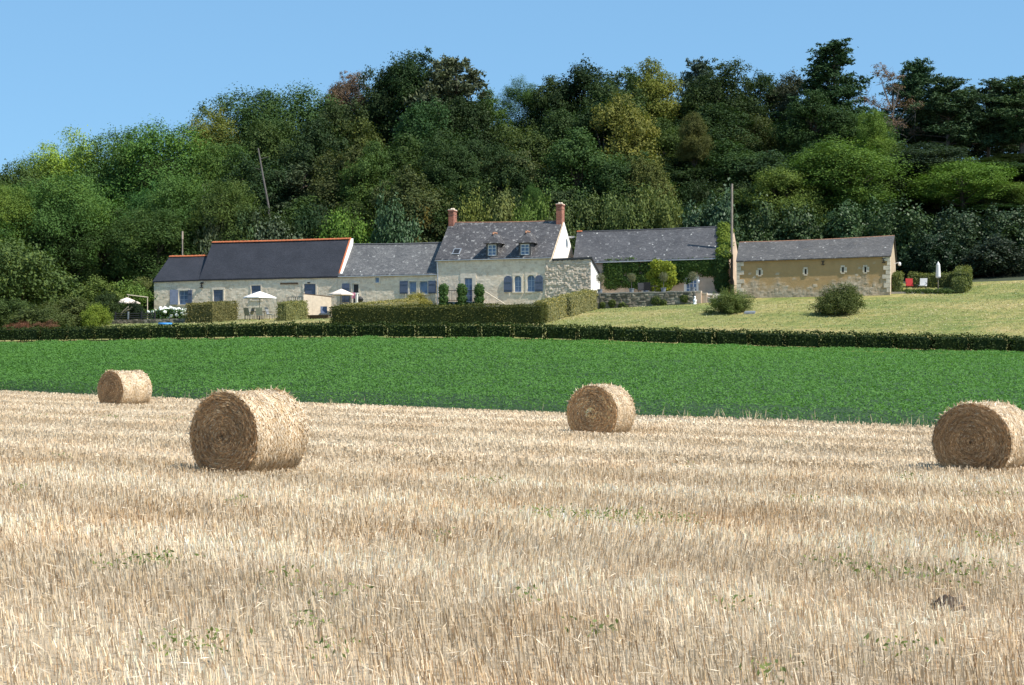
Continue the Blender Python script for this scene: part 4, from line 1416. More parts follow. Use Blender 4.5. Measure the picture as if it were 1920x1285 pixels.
front = [
    ('shrub', 650, 402, 130, 147, (0.13, 0.21, 0.035), 'bright green bush peeping over the gap between the two left roofs'),
    ('shrub', 590, 395, 120, 150, (0.035, 0.07, 0.025), 'dark green bush behind the tall slate roof'),
    ('laurel', 520, 412, 130, 147, GREY, 'grey green bush along the tall roof ridge'),
    ('shrub', 410, 375, 120, 148, GREY, 'grey green bushy tree next to the pole on the low roof'),
    ('shrub', 465, 405, 90, 147, (0.10, 0.135, 0.065), 'greyish shrub showing above the orange ridge'),
    ('laurel', 745, 380, 110, 145, (0.08, 0.12, 0.055), 'glossy leaved bush above the grey wing roof'),
    ('shrub', 800, 385, 90, 146, (0.14, 0.14, 0.04), 'rusty green bush beside the small chimney'),
    ('shrub', 880, 368, 100, 146, (0.18, 0.19, 0.05), 'yellowish green bush behind the small chimney'),
    ('shrub', 945, 362, 120, 146, PALE, 'pale green bush behind the main roof ridge'),
    ('shrub', 1010, 372, 100, 145, (0.11, 0.16, 0.04), 'mid green bush next to the tall brick chimney'),
    ('locust', 1000, 345, 40, 147, LOC, 'thin pointed sapling above the main roof ridge'),
    ('shrub', 1090, 370, 130, 144, (0.11, 0.14, 0.042), 'dense rounded tree beside the tall brick chimney'),
    ('shrub', 1160, 368, 130, 144, (0.10, 0.14, 0.042), 'dense rounded tree over the middle of the spotted roof'),
    ('shrub', 1225, 355, 110, 144, (0.14, 0.165, 0.05), 'last of the rounded trees with yellow leaf tips over the spotted roof'),
    ('laurel', 1330, 370, 130, 143, (0.07, 0.105, 0.05), 'dark laurel behind the utility pole'),
    ('laurel', 1410, 385, 130, 142, LAUR, 'dark laurel above the near end of the barn ridge'),
    ('laurel', 1500, 388, 150, 141, LAUR, 'dark laurel above the middle of the barn ridge'),
    ('laurel', 1600, 378, 150, 140, LAUR, 'dark laurel above the sunlit end of the barn ridge'),
    ('laurel', 1700, 385, 160, 138, LAUR, 'large dark laurel right behind the barn gable'),
    ('laurel', 1800, 400, 160, 137, LAUR, 'large dark laurel behind the closed parasol'),
    ('laurel', 1900, 395, 160, 136, LAUR, 'large dark laurel where the lawn meets the picture edge'),
    ('laurel', 1760, 440, 130, 134, (0.03, 0.05, 0.025), 'low shaded laurel behind the terrace hedge'),  # darker copy of the laurel colour: shade put into the low leaves
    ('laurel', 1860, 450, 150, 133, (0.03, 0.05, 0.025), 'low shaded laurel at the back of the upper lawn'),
    ('laurel', 1985, 420, 170, 134, LAUR, 'dark laurel just beyond the picture edge'),
    # garden on the cottage side
    ('shrub', 30, 452, 210, 131, (0.085, 0.12, 0.036), 'large dark bush at the picture edge below the wood'),
    ('shrub', -60, 470, 200, 131, (0.085, 0.12, 0.036), 'large bush half outside the picture by the wood'),
    ('shrub', 110, 512, 130, 133, (0.115, 0.15, 0.045), 'bramble mound between the dark bush and the garden'),
    ('shrub', 175, 524, 120, 137, (0.125, 0.17, 0.045), 'light green bramble mound at the back of the garden'),
    ('shrub', 235, 528, 120, 140, (0.125, 0.175, 0.045), 'light green bramble mound next to the cottage end wall'),
    ('shrub', 275, 522, 80, 143, (0.12, 0.165, 0.045), 'leafy mound squeezed against the cottage end wall'),
    ('shrub', 130, 560, 120, 124, (0.10, 0.12, 0.045), 'greyish bush with brown tips in the garden'),
    ('shrub', 70, 575, 130, 119, (0.075, 0.105, 0.034), 'dark low bush above the red foliage'),
    ('shrub', 5, 560, 110, 120, (0.075, 0.11, 0.034), 'dark low bush at the picture edge behind the hedge'),
    ('shrub', 178, 570, 62, 122, (0.15, 0.21, 0.035), 'bright yellow green bush near the parasol steps'),
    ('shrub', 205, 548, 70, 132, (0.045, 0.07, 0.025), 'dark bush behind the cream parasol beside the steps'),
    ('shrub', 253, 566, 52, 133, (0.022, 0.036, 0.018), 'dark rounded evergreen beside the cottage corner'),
]
for t_ in front:
    plant(*t_)
# low red foliage
for i, px in enumerate((40, 85)):
    x, y, z = hit(px, 627)
    plant('lawn_shrub', px, 611 + i, 56, min(y + 1.5, 116), (0.19, 0.085, 0.055), ('reddish brown low plants nearest the picture edge behind the hedge', 'reddish brown low plants next to the garden bush behind the hedge')[i], 'reddish low plants behind the hedge')
# two shrubs on the lawn


def on_lawn(kind, px, pyb, pyt, wpx, color, label, var, drop=.05):
    x, y, z = hit(px, pyb)
    return plant(kind, px, pyt, wpx, y + .6, color, label, None, var, drop)


on_lawn('lawn_shrub', 1366, 589, 541, 86, (0.15, 0.17, 0.048), 'rounded yellow green shrub on the lawn in front of the utility pole', 0)
on_lawn('lawn_shrub', 1577, 592, 533, 98, (0.095, 0.13, 0.042), 'rounded dark shrub with reddish tips on the lawn in front of the ochre barn', 1)
on_lawn('lawn_shrub', 787, 592, 549, 60, (0.26, 0.27, 0.06), 'bright yellow green bush in front of the blue shuttered wing windows', 1)

# bare leaning dead trunk
mb = MB()
d = 150
d = 152.0
pts = [((484 - CX) / F * d, d, ZC + (Y0 - 278) / F * d), ((493 - CX) / F * d, d, ZC + (Y0 - 330) / F * d), ((504 - CX) / F * d, d, ZC + (Y0 - 390) / F * d), ((513 - CX) / F * d, d, gz((513 - CX) / F * d, d) - .3)]
b0 = pts[-1]
rel = [tuple(a - c for a, c in zip(p, b0)) for p in pts][::-1]
tube_path(mb, rel, .13, .07, 7)
for s_ in (-1, 1, -1):
    f = .55 + .12 * s_
    a = Vector(rel[2]).lerp(Vector(rel[3]), .4 + .2 * s_)
    mb.bar(a, a + Vector((s_ * .8, 0, .25)), .04, .015, 4)
dt = thing('dead_tree', 'bare grey dead trunk leaning among the trees above the tall slate roof', 'dead tree', b0)
mb.build('trunk', M['grey_bark'], dt)

# ------------------------------------------------------------------ masonry


def rubble_sheet(u0, u1, zb, zt, v, off, res=.07, sw=.34, sh=.2, amp=.03, holes=(), seed=0, renderf=None, clean=0.0):
    """stone-faced sheet facing -v. zb, zt = (left, right). Returns arrays for a mesh"""
    rg = np.random.default_rng(seed)
    nu = max(2, int((u1 - u0) / res) + 1)
    nz = max(2, int((max(zt) - min(zb)) / res) + 1)
    s = np.linspace(0, 1, nu)
    t = np.linspace(0, 1, nz)
    Sg, Tg = np.meshgrid(s, t, indexing='ij')
    U = u0 + (u1 - u0) * Sg
    B = zb[0] + (zb[1] - zb[0]) * Sg
    Tp = zt[0] + (zt[1] - zt[0]) * Sg
    Z = B + (Tp - B) * Tg
    # jittered coursed stones
    gi = U / sw
    gj = Z / sh
    J = np.floor(gj).astype(int)
    best = np.full(U.shape, 9.0)
    sec = np.full(U.shape, 9.0)
    bid = np.zeros(U.shape, int)
    for dj in (-1, 0, 1):
        jj = J + dj
        shift = (jj * 0.37 + 0.5 * (jj % 2))
        I = np.floor(gi - shift).astype(int)
        for di in (-1, 0, 1):
            ii = I + di
            h1 = np.modf(np.abs(np.sin(ii * 12.9898 + jj * 78.233 + seed * 3.1)) * 43758.5453)[0]
            h2 = np.modf(np.abs(np.sin(ii * 39.346 + jj * 11.135 + seed * 1.7)) * 24634.6345)[0]
            h3 = np.modf(np.abs(np.sin(ii * 73.156 + jj * 52.235 + seed * 2.3)) * 31415.927)[0]
            hsh = (h3 * 1e6).astype(int)
            cx = ii + shift + .5 + (h1 - .5) * .75
            cz = jj + .5 + (h2 - .5) * .55
            dd = np.maximum(np.abs(gi - cx) * .95, np.abs(gj - cz)) + .18 * np.hypot(gi - cx, gj - cz)
            m1 = dd < best
            sec = np.where(m1, best, np.minimum(sec, dd))
            bid = np.where(m1, hsh, bid)
            best = np.where(m1, dd, best)
    gap = sec - best
    mort = np.clip(1 - gap / .16, 0, 1)
    tint = bid / 1e6
    dep = (1 - mort) * amp * (.5 + .9 * np.modf(bid * 0.01373)[0]) + rg.normal(0, amp * .10, U.shape)
    rend = np.zeros(U.shape) if renderf is None else np.clip(renderf(U, Z, tint), 0, 1)
    dep = dep * (1 - .85 * rend)
    if clean:
        dep *= 1 - clean
    P = np.stack([U - off[0], v - dep - off[1], Z - off[2]], -1).reshape(-1, 3)
    i = np.arange((nu - 1) * nz).reshape(nu - 1, nz)[:, :-1]
    q = np.stack([i, i + nz, i + nz + 1, i + 1], -1)
    uc = (U[:-1, :-1] + U[1:, 1:]) / 2
    zc = (Z[:-1, :-1] + Z[1:, 1:]) / 2
    keep = np.ones(uc.shape, bool)
    for (a, b_, c, d_) in holes:
        keep &= ~((uc > a) & (uc < b_) & (zc > c) & (zc < d_))
    return P, q[keep].reshape(-1, 4), tint.ravel(), (mort * (1 - clean * .5)).ravel(), rend.ravel()


def wall(root, off, u0, u1, zb, zt, depth, material, holes=(), ridge=None, run=None, gl=None, name='wall', v=0.0, gable=True, **kw):
    """front sheet plus plain gables and back, one shell. ridge=(zl,zr) for gables, run = ridge depth"""
    P, q, ti, mo, rn = rubble_sheet(u0, u1, zb, zt, v, off, holes=holes, **kw)
    ex, tr_, qd = [], [], []
    n0 = len(P)

    def add(pts):
        i = len(ex) + n0
        ex.extend([(a - off[0], b - off[1], c - off[2]) for a, b, c in pts])
        for k in range(1, len(pts) - 1):
            tr_.append((i, i + k, i + k + 1))
    for uu, zbb, ztt, rz, flip in ((u0, zb[0], zt[0], ridge and ridge[0], 1), (u1, zb[1], zt[1], ridge and ridge[1], 0)):
        pts = [(uu, v, zbb), (uu, v + depth, zbb), (uu, v + depth, ztt)] + ([(uu, v + run, rz - .12)] if ridge and gable else []) + [(uu, v, ztt)]
        add(pts[::-1] if flip else pts)
    add([(u1, v + depth, zb[1]), (u0, v + depth, zb[0]), (u0, v + depth, zt[0]), (u1, v + depth, zt[1])])
    P = np.concatenate([P, np.array(ex)])
    k = len(ex)
    me = mesh_np(name, P, q, np.array(tr_), material, {'tint': np.concatenate([ti, np.full(k, .6)]), 'mort': np.concatenate([mo, np.full(k, .3)]), 'render': np.concatenate([rn, np.full(k, 0.)])})
    return link(name, me, root)


def window(root, off, u0, u1, z0, z1, v=0.0, nx=2, nz=3, frame='blue_frame', surround='cut_stone', sw=.12, deep=.16, sill=True, pane='glass', name='window'):
    """a real opening: reveal, stone surround standing proud, frame with bars, pane behind"""
    if surround:
        mb = MB(off)
        y0, y1 = v - .045, v + deep + .05
        mb.box(u0 - sw, u0, y0, y1, z0 - .002, z1 + .002)
        mb.box(u1, u1 + sw, y0, y1, z0 - .002, z1 + .002)
        mb.box(u0 - sw - .02, u1 + sw + .02, y0 - .004, y1, z1 + .002, z1 + sw + .03)
        if sill:
            mb.box(u0 - sw - .02, u1 + sw + .02, y0 - .03, y1, z0 - .10, z0 - .002)
        mb.build('window_surround', M[surround], root)
    mb = MB(off)
    f0, f1 = v + deep - .05, v + deep
    t_ = .055
    mb.box(u0, u0 + t_, f0, f1, z0, z1)
    mb.box(u1 - t_, u1, f0, f1, z0, z1)
    mb.box(u0 + t_, u1 - t_, f0, f1, z0, z0 + t_)
    mb.box(u0 + t_, u1 - t_, f0, f1, z1 - t_, z1)
    for i in range(1, nx):
        c = u0 + (u1 - u0) * i / nx
        mb.box(c - .02, c + .02, f0 + .004, f1 - .004, z0 + t_, z1 - t_)
    for i in range(1, nz):
        c = z0 + (z1 - z0) * i / nz
        mb.box(u0 + t_, u1 - t_, f0 + .008, f1 - .008, c - .016, c + .016)
    fr = mb.build(name, M[frame], root)
    mb = MB(off)
    mb.box(u0 + .01, u1 - .01, v + deep - .024, v + deep - .018, z0 + .01, z1 - .01)
    mb.build('pane', M[pane], fr)
    return fr


def shutter(root, off, u0, u1, z0, z1, v=-.05, arched=False, material='blue_paint', name='shutter', th=.045):
    mb = MB(off)
    wdt = u1 - u0
    npl = max(2, int(round(wdt / .16)))
    for i in range(npl):
        a = u0 + wdt * i / npl + .004
        b_ = u0 + wdt * (i + 1) / npl - .004
        if arched:
            r = wdt / 2
            c = (u0 + u1) / 2

            def top(uu):
                return z1 - r + math.sqrt(max(r * r - (uu - c) ** 2, 0)) * .95
            for k in range(4):
                p, q = a + (b_ - a) * k / 4, a + (b_ - a) * (k + 1) / 4
                mb.hexa([(p, v - th, z0), (q, v - th, z0), (q, v, z0), (p, v, z0)], [(p, v - th, top(p)), (q, v - th, top(q)), (q, v, top(q)), (p, v, top(p))])
        else:
            mb.box(a, b_, v - th, v, z0, z1)
    for zz in (z0 + (z1 - z0) * .16, z0 + (z1 - z0) * (.78 if not arched else .62)):
        mb.box(u0 + .02, u1 - .02, v - th - .02, v - th + .002, zz - .05, zz + .05)
    return mb.build(name, M[material], root)


def door(root, off, u0, u1, z0, z1, v=0.0, material='blue_paint', surround=True, sw=.14, handle=True):
    if surround:
        mb = MB(off)
        mb.box(u0 - sw, u0, v - .045, v + .2, z0, z1 + .002)
        mb.box(u1, u1 + sw, v - .045, v + .2, z0, z1 + .002)
        mb.box(u0 - sw - .02, u1 + sw + .02, v - .049, v + .2, z1 + .002, z1 + sw + .03)
        mb.build('door_surround', M['cut_stone'], root)
    mb = MB(off)
    npl = max(3, int(round((u1 - u0) / .18)))
    for i in range(npl):
        a = u0 + (u1 - u0) * i / npl + .004
        b_ = u0 + (u1 - u0) * (i + 1) / npl - .004
        mb.box(a, b_, v + .02, v + .07, z0, z1 - .004)
    for zz in (z0 + .35, z1 - .35):
        mb.box(u0 + .03, u1 - .03, v - .002, v + .022, zz - .06, zz + .06)
    dr = mb.build('door', M[material], root)
    if handle:
        mb = MB(off)
        mb.box(u1 - .14, u1 - .10, v - .05, v + .022, z0 + 1.0, z0 + 1.14)
        mb.build('handle', M['iron'], dr)
    return dr


def gable_roof(root, off, eL, eR, rL, rR, ev, rv, bv, bz, material, th=.11, name='roof', sag=.05, over_l=0.0, over_r=0.0):
    """eL,eR: (u,z) at eave depth ev; rL,rR: (u,z) at ridge depth rv; bv,bz back eave. A slightly sagging old roof"""
    mb = MB(off)
    N = 12
    ncr = 5

    def fr(s, t):
        u = eL[0] + (eR[0] - eL[0]) * s
        u2 = rL[0] + (rR[0] - rL[0]) * s
        z = eL[1] + (eR[1] - eL[1]) * s
        z2 = rL[1] + (rR[1] - rL[1]) * s
        dip = -sag * math.sin(s * math.pi) * t - sag * .6 * math.sin(t * math.pi) * (1 + .5 * math.sin(s * 7))
        return (u + (u2 - u) * t, ev + (rv - ev) * t, z + (z2 - z) * t + dip)
    ln = eR[0] - eL[0]
    sl = math.hypot(rv - ev, rL[1] - eL[1])
    for i in range(N):
        for j in range(ncr):
            s0, s1, t0, t1 = i / N, (i + 1) / N, j / ncr, (j + 1) / ncr
            mb.poly([fr(s0, t0), fr(s1, t0), fr(s1, t1), fr(s0, t1)], [(s0 * ln, t0 * sl), (s1 * ln, t0 * sl), (s1 * ln, t1 * sl), (s0 * ln, t1 * sl)])
    # edges and underside
    D = Vector((0, 0, -th))
    for i in range(N):
        s0, s1 = i / N, (i + 1) / N
        a, b_ = Vector(fr(s0, 0)), Vector(fr(s1, 0))
        mb.poly([tuple(a + D), tuple(b_ + D), tuple(b_), tuple(a)], [(s0 * ln, 0), (s1 * ln, 0), (s1 * ln, .05), (s0 * ln, .05)])
        c, d_ = Vector(fr(s1, 1)), Vector(fr(s0, 1))
        mb.poly([tuple(b_ + D), tuple(a + D), tuple(d_ + D), tuple(c + D)])
    for s in (0, 1):
        for j in range(ncr):
            a, b_ = Vector(fr(s, j / ncr)), Vector(fr(s, (j + 1) / ncr))
            q = [tuple(a + D), tuple(a), tuple(b_), tuple(b_ + D)]
            mb.poly(q if s else q[::-1], [(0, 0), (0, .05), (1, .05), (1, 0)])
    # back slope
    for i in range(N):
        s0, s1 = i / N, (i + 1) / N
        a, b_ = fr(s0, 1), fr(s1, 1)
        la = (rL[0] + (rR[0] - rL[0]) * s0, bv, bz)
        lb = (rL[0] + (rR[0] - rL[0]) * s1, bv, bz)
        mb.poly([a, b_, lb, la], [(s0 * ln, sl), (s1 * ln, sl), (s1 * ln, 2 * sl), (s0 * ln, 2 * sl)])
        mb.poly([tuple(Vector(q) + D) for q in (la, lb, b_, a)])
    for s, (a, la) in ((0, (fr(0, 1), (rL[0], bv, bz))), (1, (fr(1, 1), (rR[0], bv, bz)))):
        q = [tuple(Vector(a) + D), a, la, tuple(Vector(la) + D)]
        mb.poly(q if s else q[::-1])
    r = mb.build(name, material, root)
    return r, fr


def ridge_tiles(roof, off, fr, material='terracotta', rad=.12, step=.36, t=1.0, lift=.02, s0=0.0, s1=1.0):
    a, b_ = fr(s0, t), fr(s1, t)
    ln = abs(b_[0] - a[0])
    n_ = max(1, int(ln / step))
    mb = MB(off)
    for i in range(n_):
        p0 = fr(s0 + (s1 - s0) * i / n_, t)
        p1 = fr(s0 + (s1 - s0) * (i + .97) / n_, t)
        A, B = [], []
        for k in range(7):
            g = math.pi * k / 6
            for (p, lst, rr) in ((p0, A, rad), (p1, B, rad * 1.22)):
                lst.append(mb.p(p[0], p[1] - math.cos(g) * rr * 1.1, p[2] + lift - .05 + math.sin(g) * rr))
        for k in range(6):
            mb.f.append([A[k], B[k], B[k + 1], A[k + 1]])
        mb.f.append(A)
        mb.f.append(B[::-1])
    return mb.build('ridge_tiles', M[material], roof, kind='stuff')


def gutter(root, off, fr, material='zinc', drop=.02):
    mb = MB(off)
    pts = [fr(i / 6, 0) for i in range(7)]
    pts = [(p[0], p[1] - .03, p[2] - .09 - drop) for p in pts]
    tube_path(mb, pts, .045, .045, 7)
    return mb.build('gutter', M[material], root)


def anchor(root, off, u, z, v=-.05, s=.17):
    mb = MB(off)
    mb.box(u - .025, u + .025, v - .03, v + .02, z - s, z + s)
    mb.box(u - s * .8, u + s * .8, v - .035, v + .02, z + s * .7, z + s)
    mb.box(u - s * .8, u + s * .8, v - .035, v + .02, z - s, z - s * .7)
    mb.box(u - s * .5, u + s * .5, v - .038, v + .02, z - .02, z + .02)
    mb.build('wall_anchor', M['iron'], root)


def start(name, label, cat, px, pyb, v=0.0):
    u, z = fp(px, pyb, v)
    off = (u, v, z)
    return farm(name, label, cat, u, v, z), off


def H4(px0, px1, py0, py1, v=0.0):
    """opening rectangle from pixels: u0,u1,z0,z1"""
    pm = (px0 + px1) / 2
    return fu(px0, v), fu(px1, v), fp(pm, py1, v)[1], fp(pm, py0, v)[1]


def grow(h, m_=.03):
    return (h[0] - m_, h[1] + m_, h[2] - m_, h[3] + m_)


# ---------------- cottage (low roof + tall slate roof)
root, off = start('cottage', 'long pale stone cottage with dark slate roofs and orange ridges beside the hydrangeas', 'house', 460, 612)
uL, uR = fu(289), fu(633)
zb = (fp(289, 618)[1], fp(633, 608)[1])
zt = (fp(289, 526)[1], fp(633, 519)[1])
win = H4(335.5, 352.5, 545, 571)
d1 = H4(400.5, 418.5, 543.5, 594)
w2 = H4(471.5, 489, 535.5, 562)
d3 = H4(570.5, 592, 532.5, 577)
holes = [grow(h) for h in (win, d1, w2, d3)]
wall(root, off, uL, uR, zb, zt, 5.8, M['tuffeau'], holes, ridge=(fp(289, 500)[1], fp(640, 449, 2.9)[1]), run=2.9, amp=.016, sw=.30, sh=.19, seed=3)
window(root, off, *win, nx=2, nz=3, frame='blue_frame')
shutter(root, off, *H4(353, 361, 544, 571.5), v=-.06)
# the other leaf stands half open, seen from its pale edge
a = H4(323, 334, 544, 571.5)
mb = MB(off)
lo = [(a[0], -.45, a[2]), (a[0] + .04, -.47, a[2]), (a[1] + .02, -.07, a[2]), (a[1] - .02, -.05, a[2])]
mb.hexa(lo, [(p[0], p[1], a[3]) for p in lo])
mb.box(a[1] - .22, a[1] - .02, -.065, -.05, a[2] + .2, a[2] + .28)
mb.build('shutter', M['blue_paint'], root, label='half open shutter of the cottage window')
door(root, off, *d1)
shutter(root, off, *w2, v=.06)
window(root, off, *w2, v=.0, nx=2, nz=2, deep=.15)
door(root, off, *d3)
mb = MB(off)
a = H4(526, 559, 531, 533.5)
mb.box(a[0], a[1], -.07, .02, a[2], a[3] + .03)
mb.build('lintel', M['wood_dark'], root)
anchor(root, off, *fp(378.5, 535.5), s=.2)
mb = MB(off)
for px in (380, 580):
    u, z = fp(px, 530.5)
    mb.box(u - .1, u + .1, -.2, .02, z - .03, z + .05)
mb.build('roof_hook', M['iron'], root)
RUN = 2.9
e0, e1, e2 = fp(286, 527.5, -.11), fp(374, 524.5, -.11), fp(636, 518.5, -.11)
r0, r1 = fp(318, 481.5, RUN), fp(386, 480, RUN)
lo_roof, fr1 = gable_roof(root, off, e0, (e1[0] + .02, e1[1]), r0, (r1[0] + .25, r1[1]), -.11, RUN, 6.0, e0[1] - .2, M['slate_new'], name='low_roof', sag=.01)
ridge_tiles(lo_roof, off, fr1)
e1b = (e1[0] - .05, e1[1] + .03)
r2, r3 = fp(398, 455, RUN), fp(658, 448, RUN)
hi_roof, fr2 = gable_roof(root, off, e1b, (e2[0], e2[1] + .03), r2, r3, -.11, RUN, 6.0, e1[1] - .1, M['slate_new'], name='tall_roof', sag=.02, th=.14)
ridge_tiles(hi_roof, off, fr2)
# white verge with an orange tile edge at the sunlit end of the tall roof
mb = MB(off)
mo_ = MB(off)
p_, q_ = fr2(1, .06), fr2(1, 1)
for (bld, du, hz0, hz1) in ((mb, .22, -.62, .02), (mo_, .015, .024, .08)):
    lo = [(p_[0] - .12, p_[1], p_[2] + hz0), (p_[0] + du, p_[1], p_[2] + hz0), (q_[0] + du, q_[1], q_[2] + hz0), (q_[0] - .12, q_[1], q_[2] + hz0)]
    bld.hexa(lo, [(c[0], c[1], c[2] + hz1 - hz0) for c in lo])
mb.build('verge_board', M['white_render'], hi_roof)
mo_.build('verge_tiles', M['terracotta'], hi_roof, kind='stuff')
# closing wall between low and tall roofs (dark sliver)
mb = MB(off)
mb.poly([(e1b[0] + .03, -.2, e1b[1] - .1), (r2[0] + .04, RUN, r2[1] - .12), (r2[0] + .04, RUN, r1[1] - .5), (e1b[0] + .03, .3, e1b[1] - .1)][::-1])
mb.build('upper_gable', M['slate_new'], root)

# flue pole behind the low roof
u, z = fp(340, 500, 5.0)
x, y = world(u, 5.2)
mb = MB()
zt_ = fp(340, 434, 5.2)[1]
zmid = fp(340, 449, 5.2)[1]
mb.bar((0, 0, 0), (0, 0, zmid - gz(x, y)), .065, .06, 8)
o = mb.build('thin_post', M['pole_wood'], None, (x, y, gz(x, y)), label='thin post with a rusty top sticking up behind the low cottage roof', cat='post')
mb = MB()
mb.bar((0, 0, zmid - gz(x, y)), (0, 0, zt_ - gz(x, y)), .085, .08, 8)
mb.build('rusty_top', M['brick'], o)

# ---------------- the linking wing
root, off = start('wing', 'low stone wing with a grey slate roof between the cottage and the main house', 'house', 725, 608)
uL, uR = fu(633) + .01, fu(818.5)
zb = (fp(633, 612)[1], fp(818, 606)[1])
zt = (fp(633, 518)[1], fp(818, 514)[1])
wd_ = H4(661, 672.5, 532, 568)
sw_ = H4(704, 711, 520.5, 530)
wa, wb = H4(767.5, 781, 528, 551.5), H4(787, 802, 527.5, 551)
wall(root, off, uL, uR, zb, zt, 5.8, M['tuffeau'], [grow(h) for h in (wd_, sw_, wa, wb)], ridge=(fp(660, 458, 2.9)[1], fp(826, 455, 2.9)[1]), run=2.9, amp=.016, sw=.33, sh=.2, seed=8)
window(root, off, *wd_, nx=1, nz=1, sill=False, pane='dark', frame='white_paint', name='open_doorway')  # dark sheet fills the doorway in place of the shade indoors
shutter(root, off, *H4(642, 656, 532, 567), v=-.06)
window(root, off, *sw_, nx=1, nz=1, sw=.09, deep=.12)
for h in (wa, wb):
    window(root, off, *h, nx=1, nz=1, sw=.1, frame='blue_frame')
shutter(root, off, *H4(750, 765.3, 527.5, 551), v=-.06)
shutter(root, off, *H4(803.5, 818.2, 527, 550.5), v=-.06)
e0, e1 = fp(634, 517, -.11), fp(818.5, 513, -.11)
r0, r1 = fp(655, 458, 2.9), fp(830, 455, 2.9)
rf, fr3 = gable_roof(root, off, e0, e1, r0, r1, -.11, 2.9, 6.0, e0[1] - .2, M['slate_wing'], sag=.05)
ridge_tiles(rf, off, fr3, 'slate_wing', rad=.08)
gutter(root, off, fr3)

# ---------------- main house
root, off = start('main_house', 'tall main stone house with two dormers and brick chimneys in the middle of the farm', 'house', 925, 600)
uL, uR = fu(818.8), fu(1034)
zb = (fp(818, 604)[1], fp(1034, 596)[1])
zt = (fp(818, 488)[1], fp(1034, 483)[1])
fd = H4(871, 885.5, 521.5, 566)
aw1, aw2 = H4(964.5, 977.5, 517, 547.5), H4(988.5, 1003, 516, 547)
RUN = 3.6


def base_rough(U, Z, t):
    return np.zeros_like(U)


wall(root, off, uL, uR, zb, zt, 7.2, M['tuffeau'], [grow(h) for h in (fd, aw1, aw2)], ridge=(fp(845, 417, RUN)[1], fp(1052, 413, RUN)[1]), run=RUN, amp=.014, sw=.33, sh=.2, seed=12)
window(root, off, *fd, nx=2, nz=4, sw=.33, sill=False, frame='blue_frame', name='french_door')
# arched windows: a stone plate with an arched cut stands before the frame
for h in (aw1, aw2):
    window(root, off, *h, nx=2, nz=3, sw=.14, frame='blue_frame')
    mb = MB(off)
    c, r = (h[0] + h[1]) / 2, (h[1] - h[0]) / 2
    zs = h[3] - r
    N = 10
    for i in range(N):
        g0, g1 = math.pi * i / N, math.pi * (i + 1) / N
        a0, a1 = c - r * math.cos(g0), c - r * math.cos(g1)
        z0_, z1_ = zs + r * math.sin(g0), zs + r * math.sin(g1)
        mb.hexa([(a0, -.041, z0_), (a1, -.041, z1_), (a1, .09, z1_), (a0, .09, z0_)], [(a0, -.041, h[3] + .01), (a1, -.041, h[3] + .01), (a1, .09, h[3] + .01), (a0, .09, h[3] + .01)])
    mb.build('arch_stone', M['cut_stone'], root)
shutter(root, off, *H4(945.3, 961, 517, 548), v=-.06, arched=True)
shutter(root, off, *H4(1003.6, 1018.5, 516, 547), v=-.06, arched=True)
e0, e1 = fp(815.5, 487, -.11), fp(1034, 481.5, -.11)
r0, r1 = fp(843, 416.5, RUN), fp(1054.5, 413, RUN)
rf, fr4 = gable_roof(root, off, e0, e1, r0, r1, -.11, RUN, 7.4, e0[1] + .3, M['slate_main'], sag=.06)
ridge_tiles(rf, off, fr4, 'old_terracotta', rad=.06, lift=0.0)
gutter(root, off, fr4)
mb = MB(off)
u, z = fp(819.5, 489, -.12)
tube_path(mb, [(u, -.13, z - .1), (u + .05, -.10, z - .6), (u + .05, -.10, fp(820, 596)[1])], .05, .05, 7)
mb.build('downpipe', M['zinc'], root)
# white gable
mb = MB(off)
ug = uR + .02
bz = fp(1034, 520)[1]
mb.hexa([(ug, .05, bz), (ug + .06, .05, bz), (ug + .06, 7.0, bz), (ug, 7.0, bz)], [(ug, .05, zt[1] - .1), (ug + .06, .05, zt[1] - .1), (ug + .06, 7.0, zt[1] + .35), (ug, 7.0, zt[1] + .35)])
A_, B_, C_ = (.05, zt[1] - .1), (RUN, fr4(1, 1)[2] - .12), (7.0, zt[1] + .35)
f = [mb.p(ug + .06, A_[0], A_[1]), mb.p(ug + .06, C_[0], C_[1]), mb.p(ug + .06, B_[0], B_[1])]
mb.f.append(f)
mb.build('gable', M['white_render'], root)


def chimney(u0, u1, v0, v1, z0, z1):
    mb = MB(off)
    mb.box(u0, u1, v0, v1, z0, z1)
    mb.box(u0 - .05, u1 + .05, v0 - .05, v1 + .05, z1, z1 + .09)
    mb.box(u0 - .02, u1 + .02, v0 - .02, v1 + .02, z1 - .32, z1 - .26)
    ch = mb.build('chimney', M['brick'], root)
    mb = MB(off)
    mb.box(u0 - .03, u1 + .03, v0 - .03, v1 + .03, z1 + .092, z1 + .15)
    for k in (.3, .7):
        c = u0 + (u1 - u0) * k
        mb.lathe(c, (v0 + v1) / 2, [(.10, z1 + .15), (.10, z1 + .25), (.08, z1 + .27)], 8)
    mb.build('chimney_cap', M['cut_stone'], ch)


zr = fr4(1, 1)[2]
chimney(fu(1043, RUN - .4), fu(1053.5, RUN - .4), RUN - .42, RUN + .42, zr - 1.1, fp(1050, 386, RUN)[1])
chimney(fu(841, RUN - .4), fu(850.5, RUN - .4), RUN - .42, RUN + .42, fr4(0, 1)[2] - .7, fp(846, 397, RUN)[1])
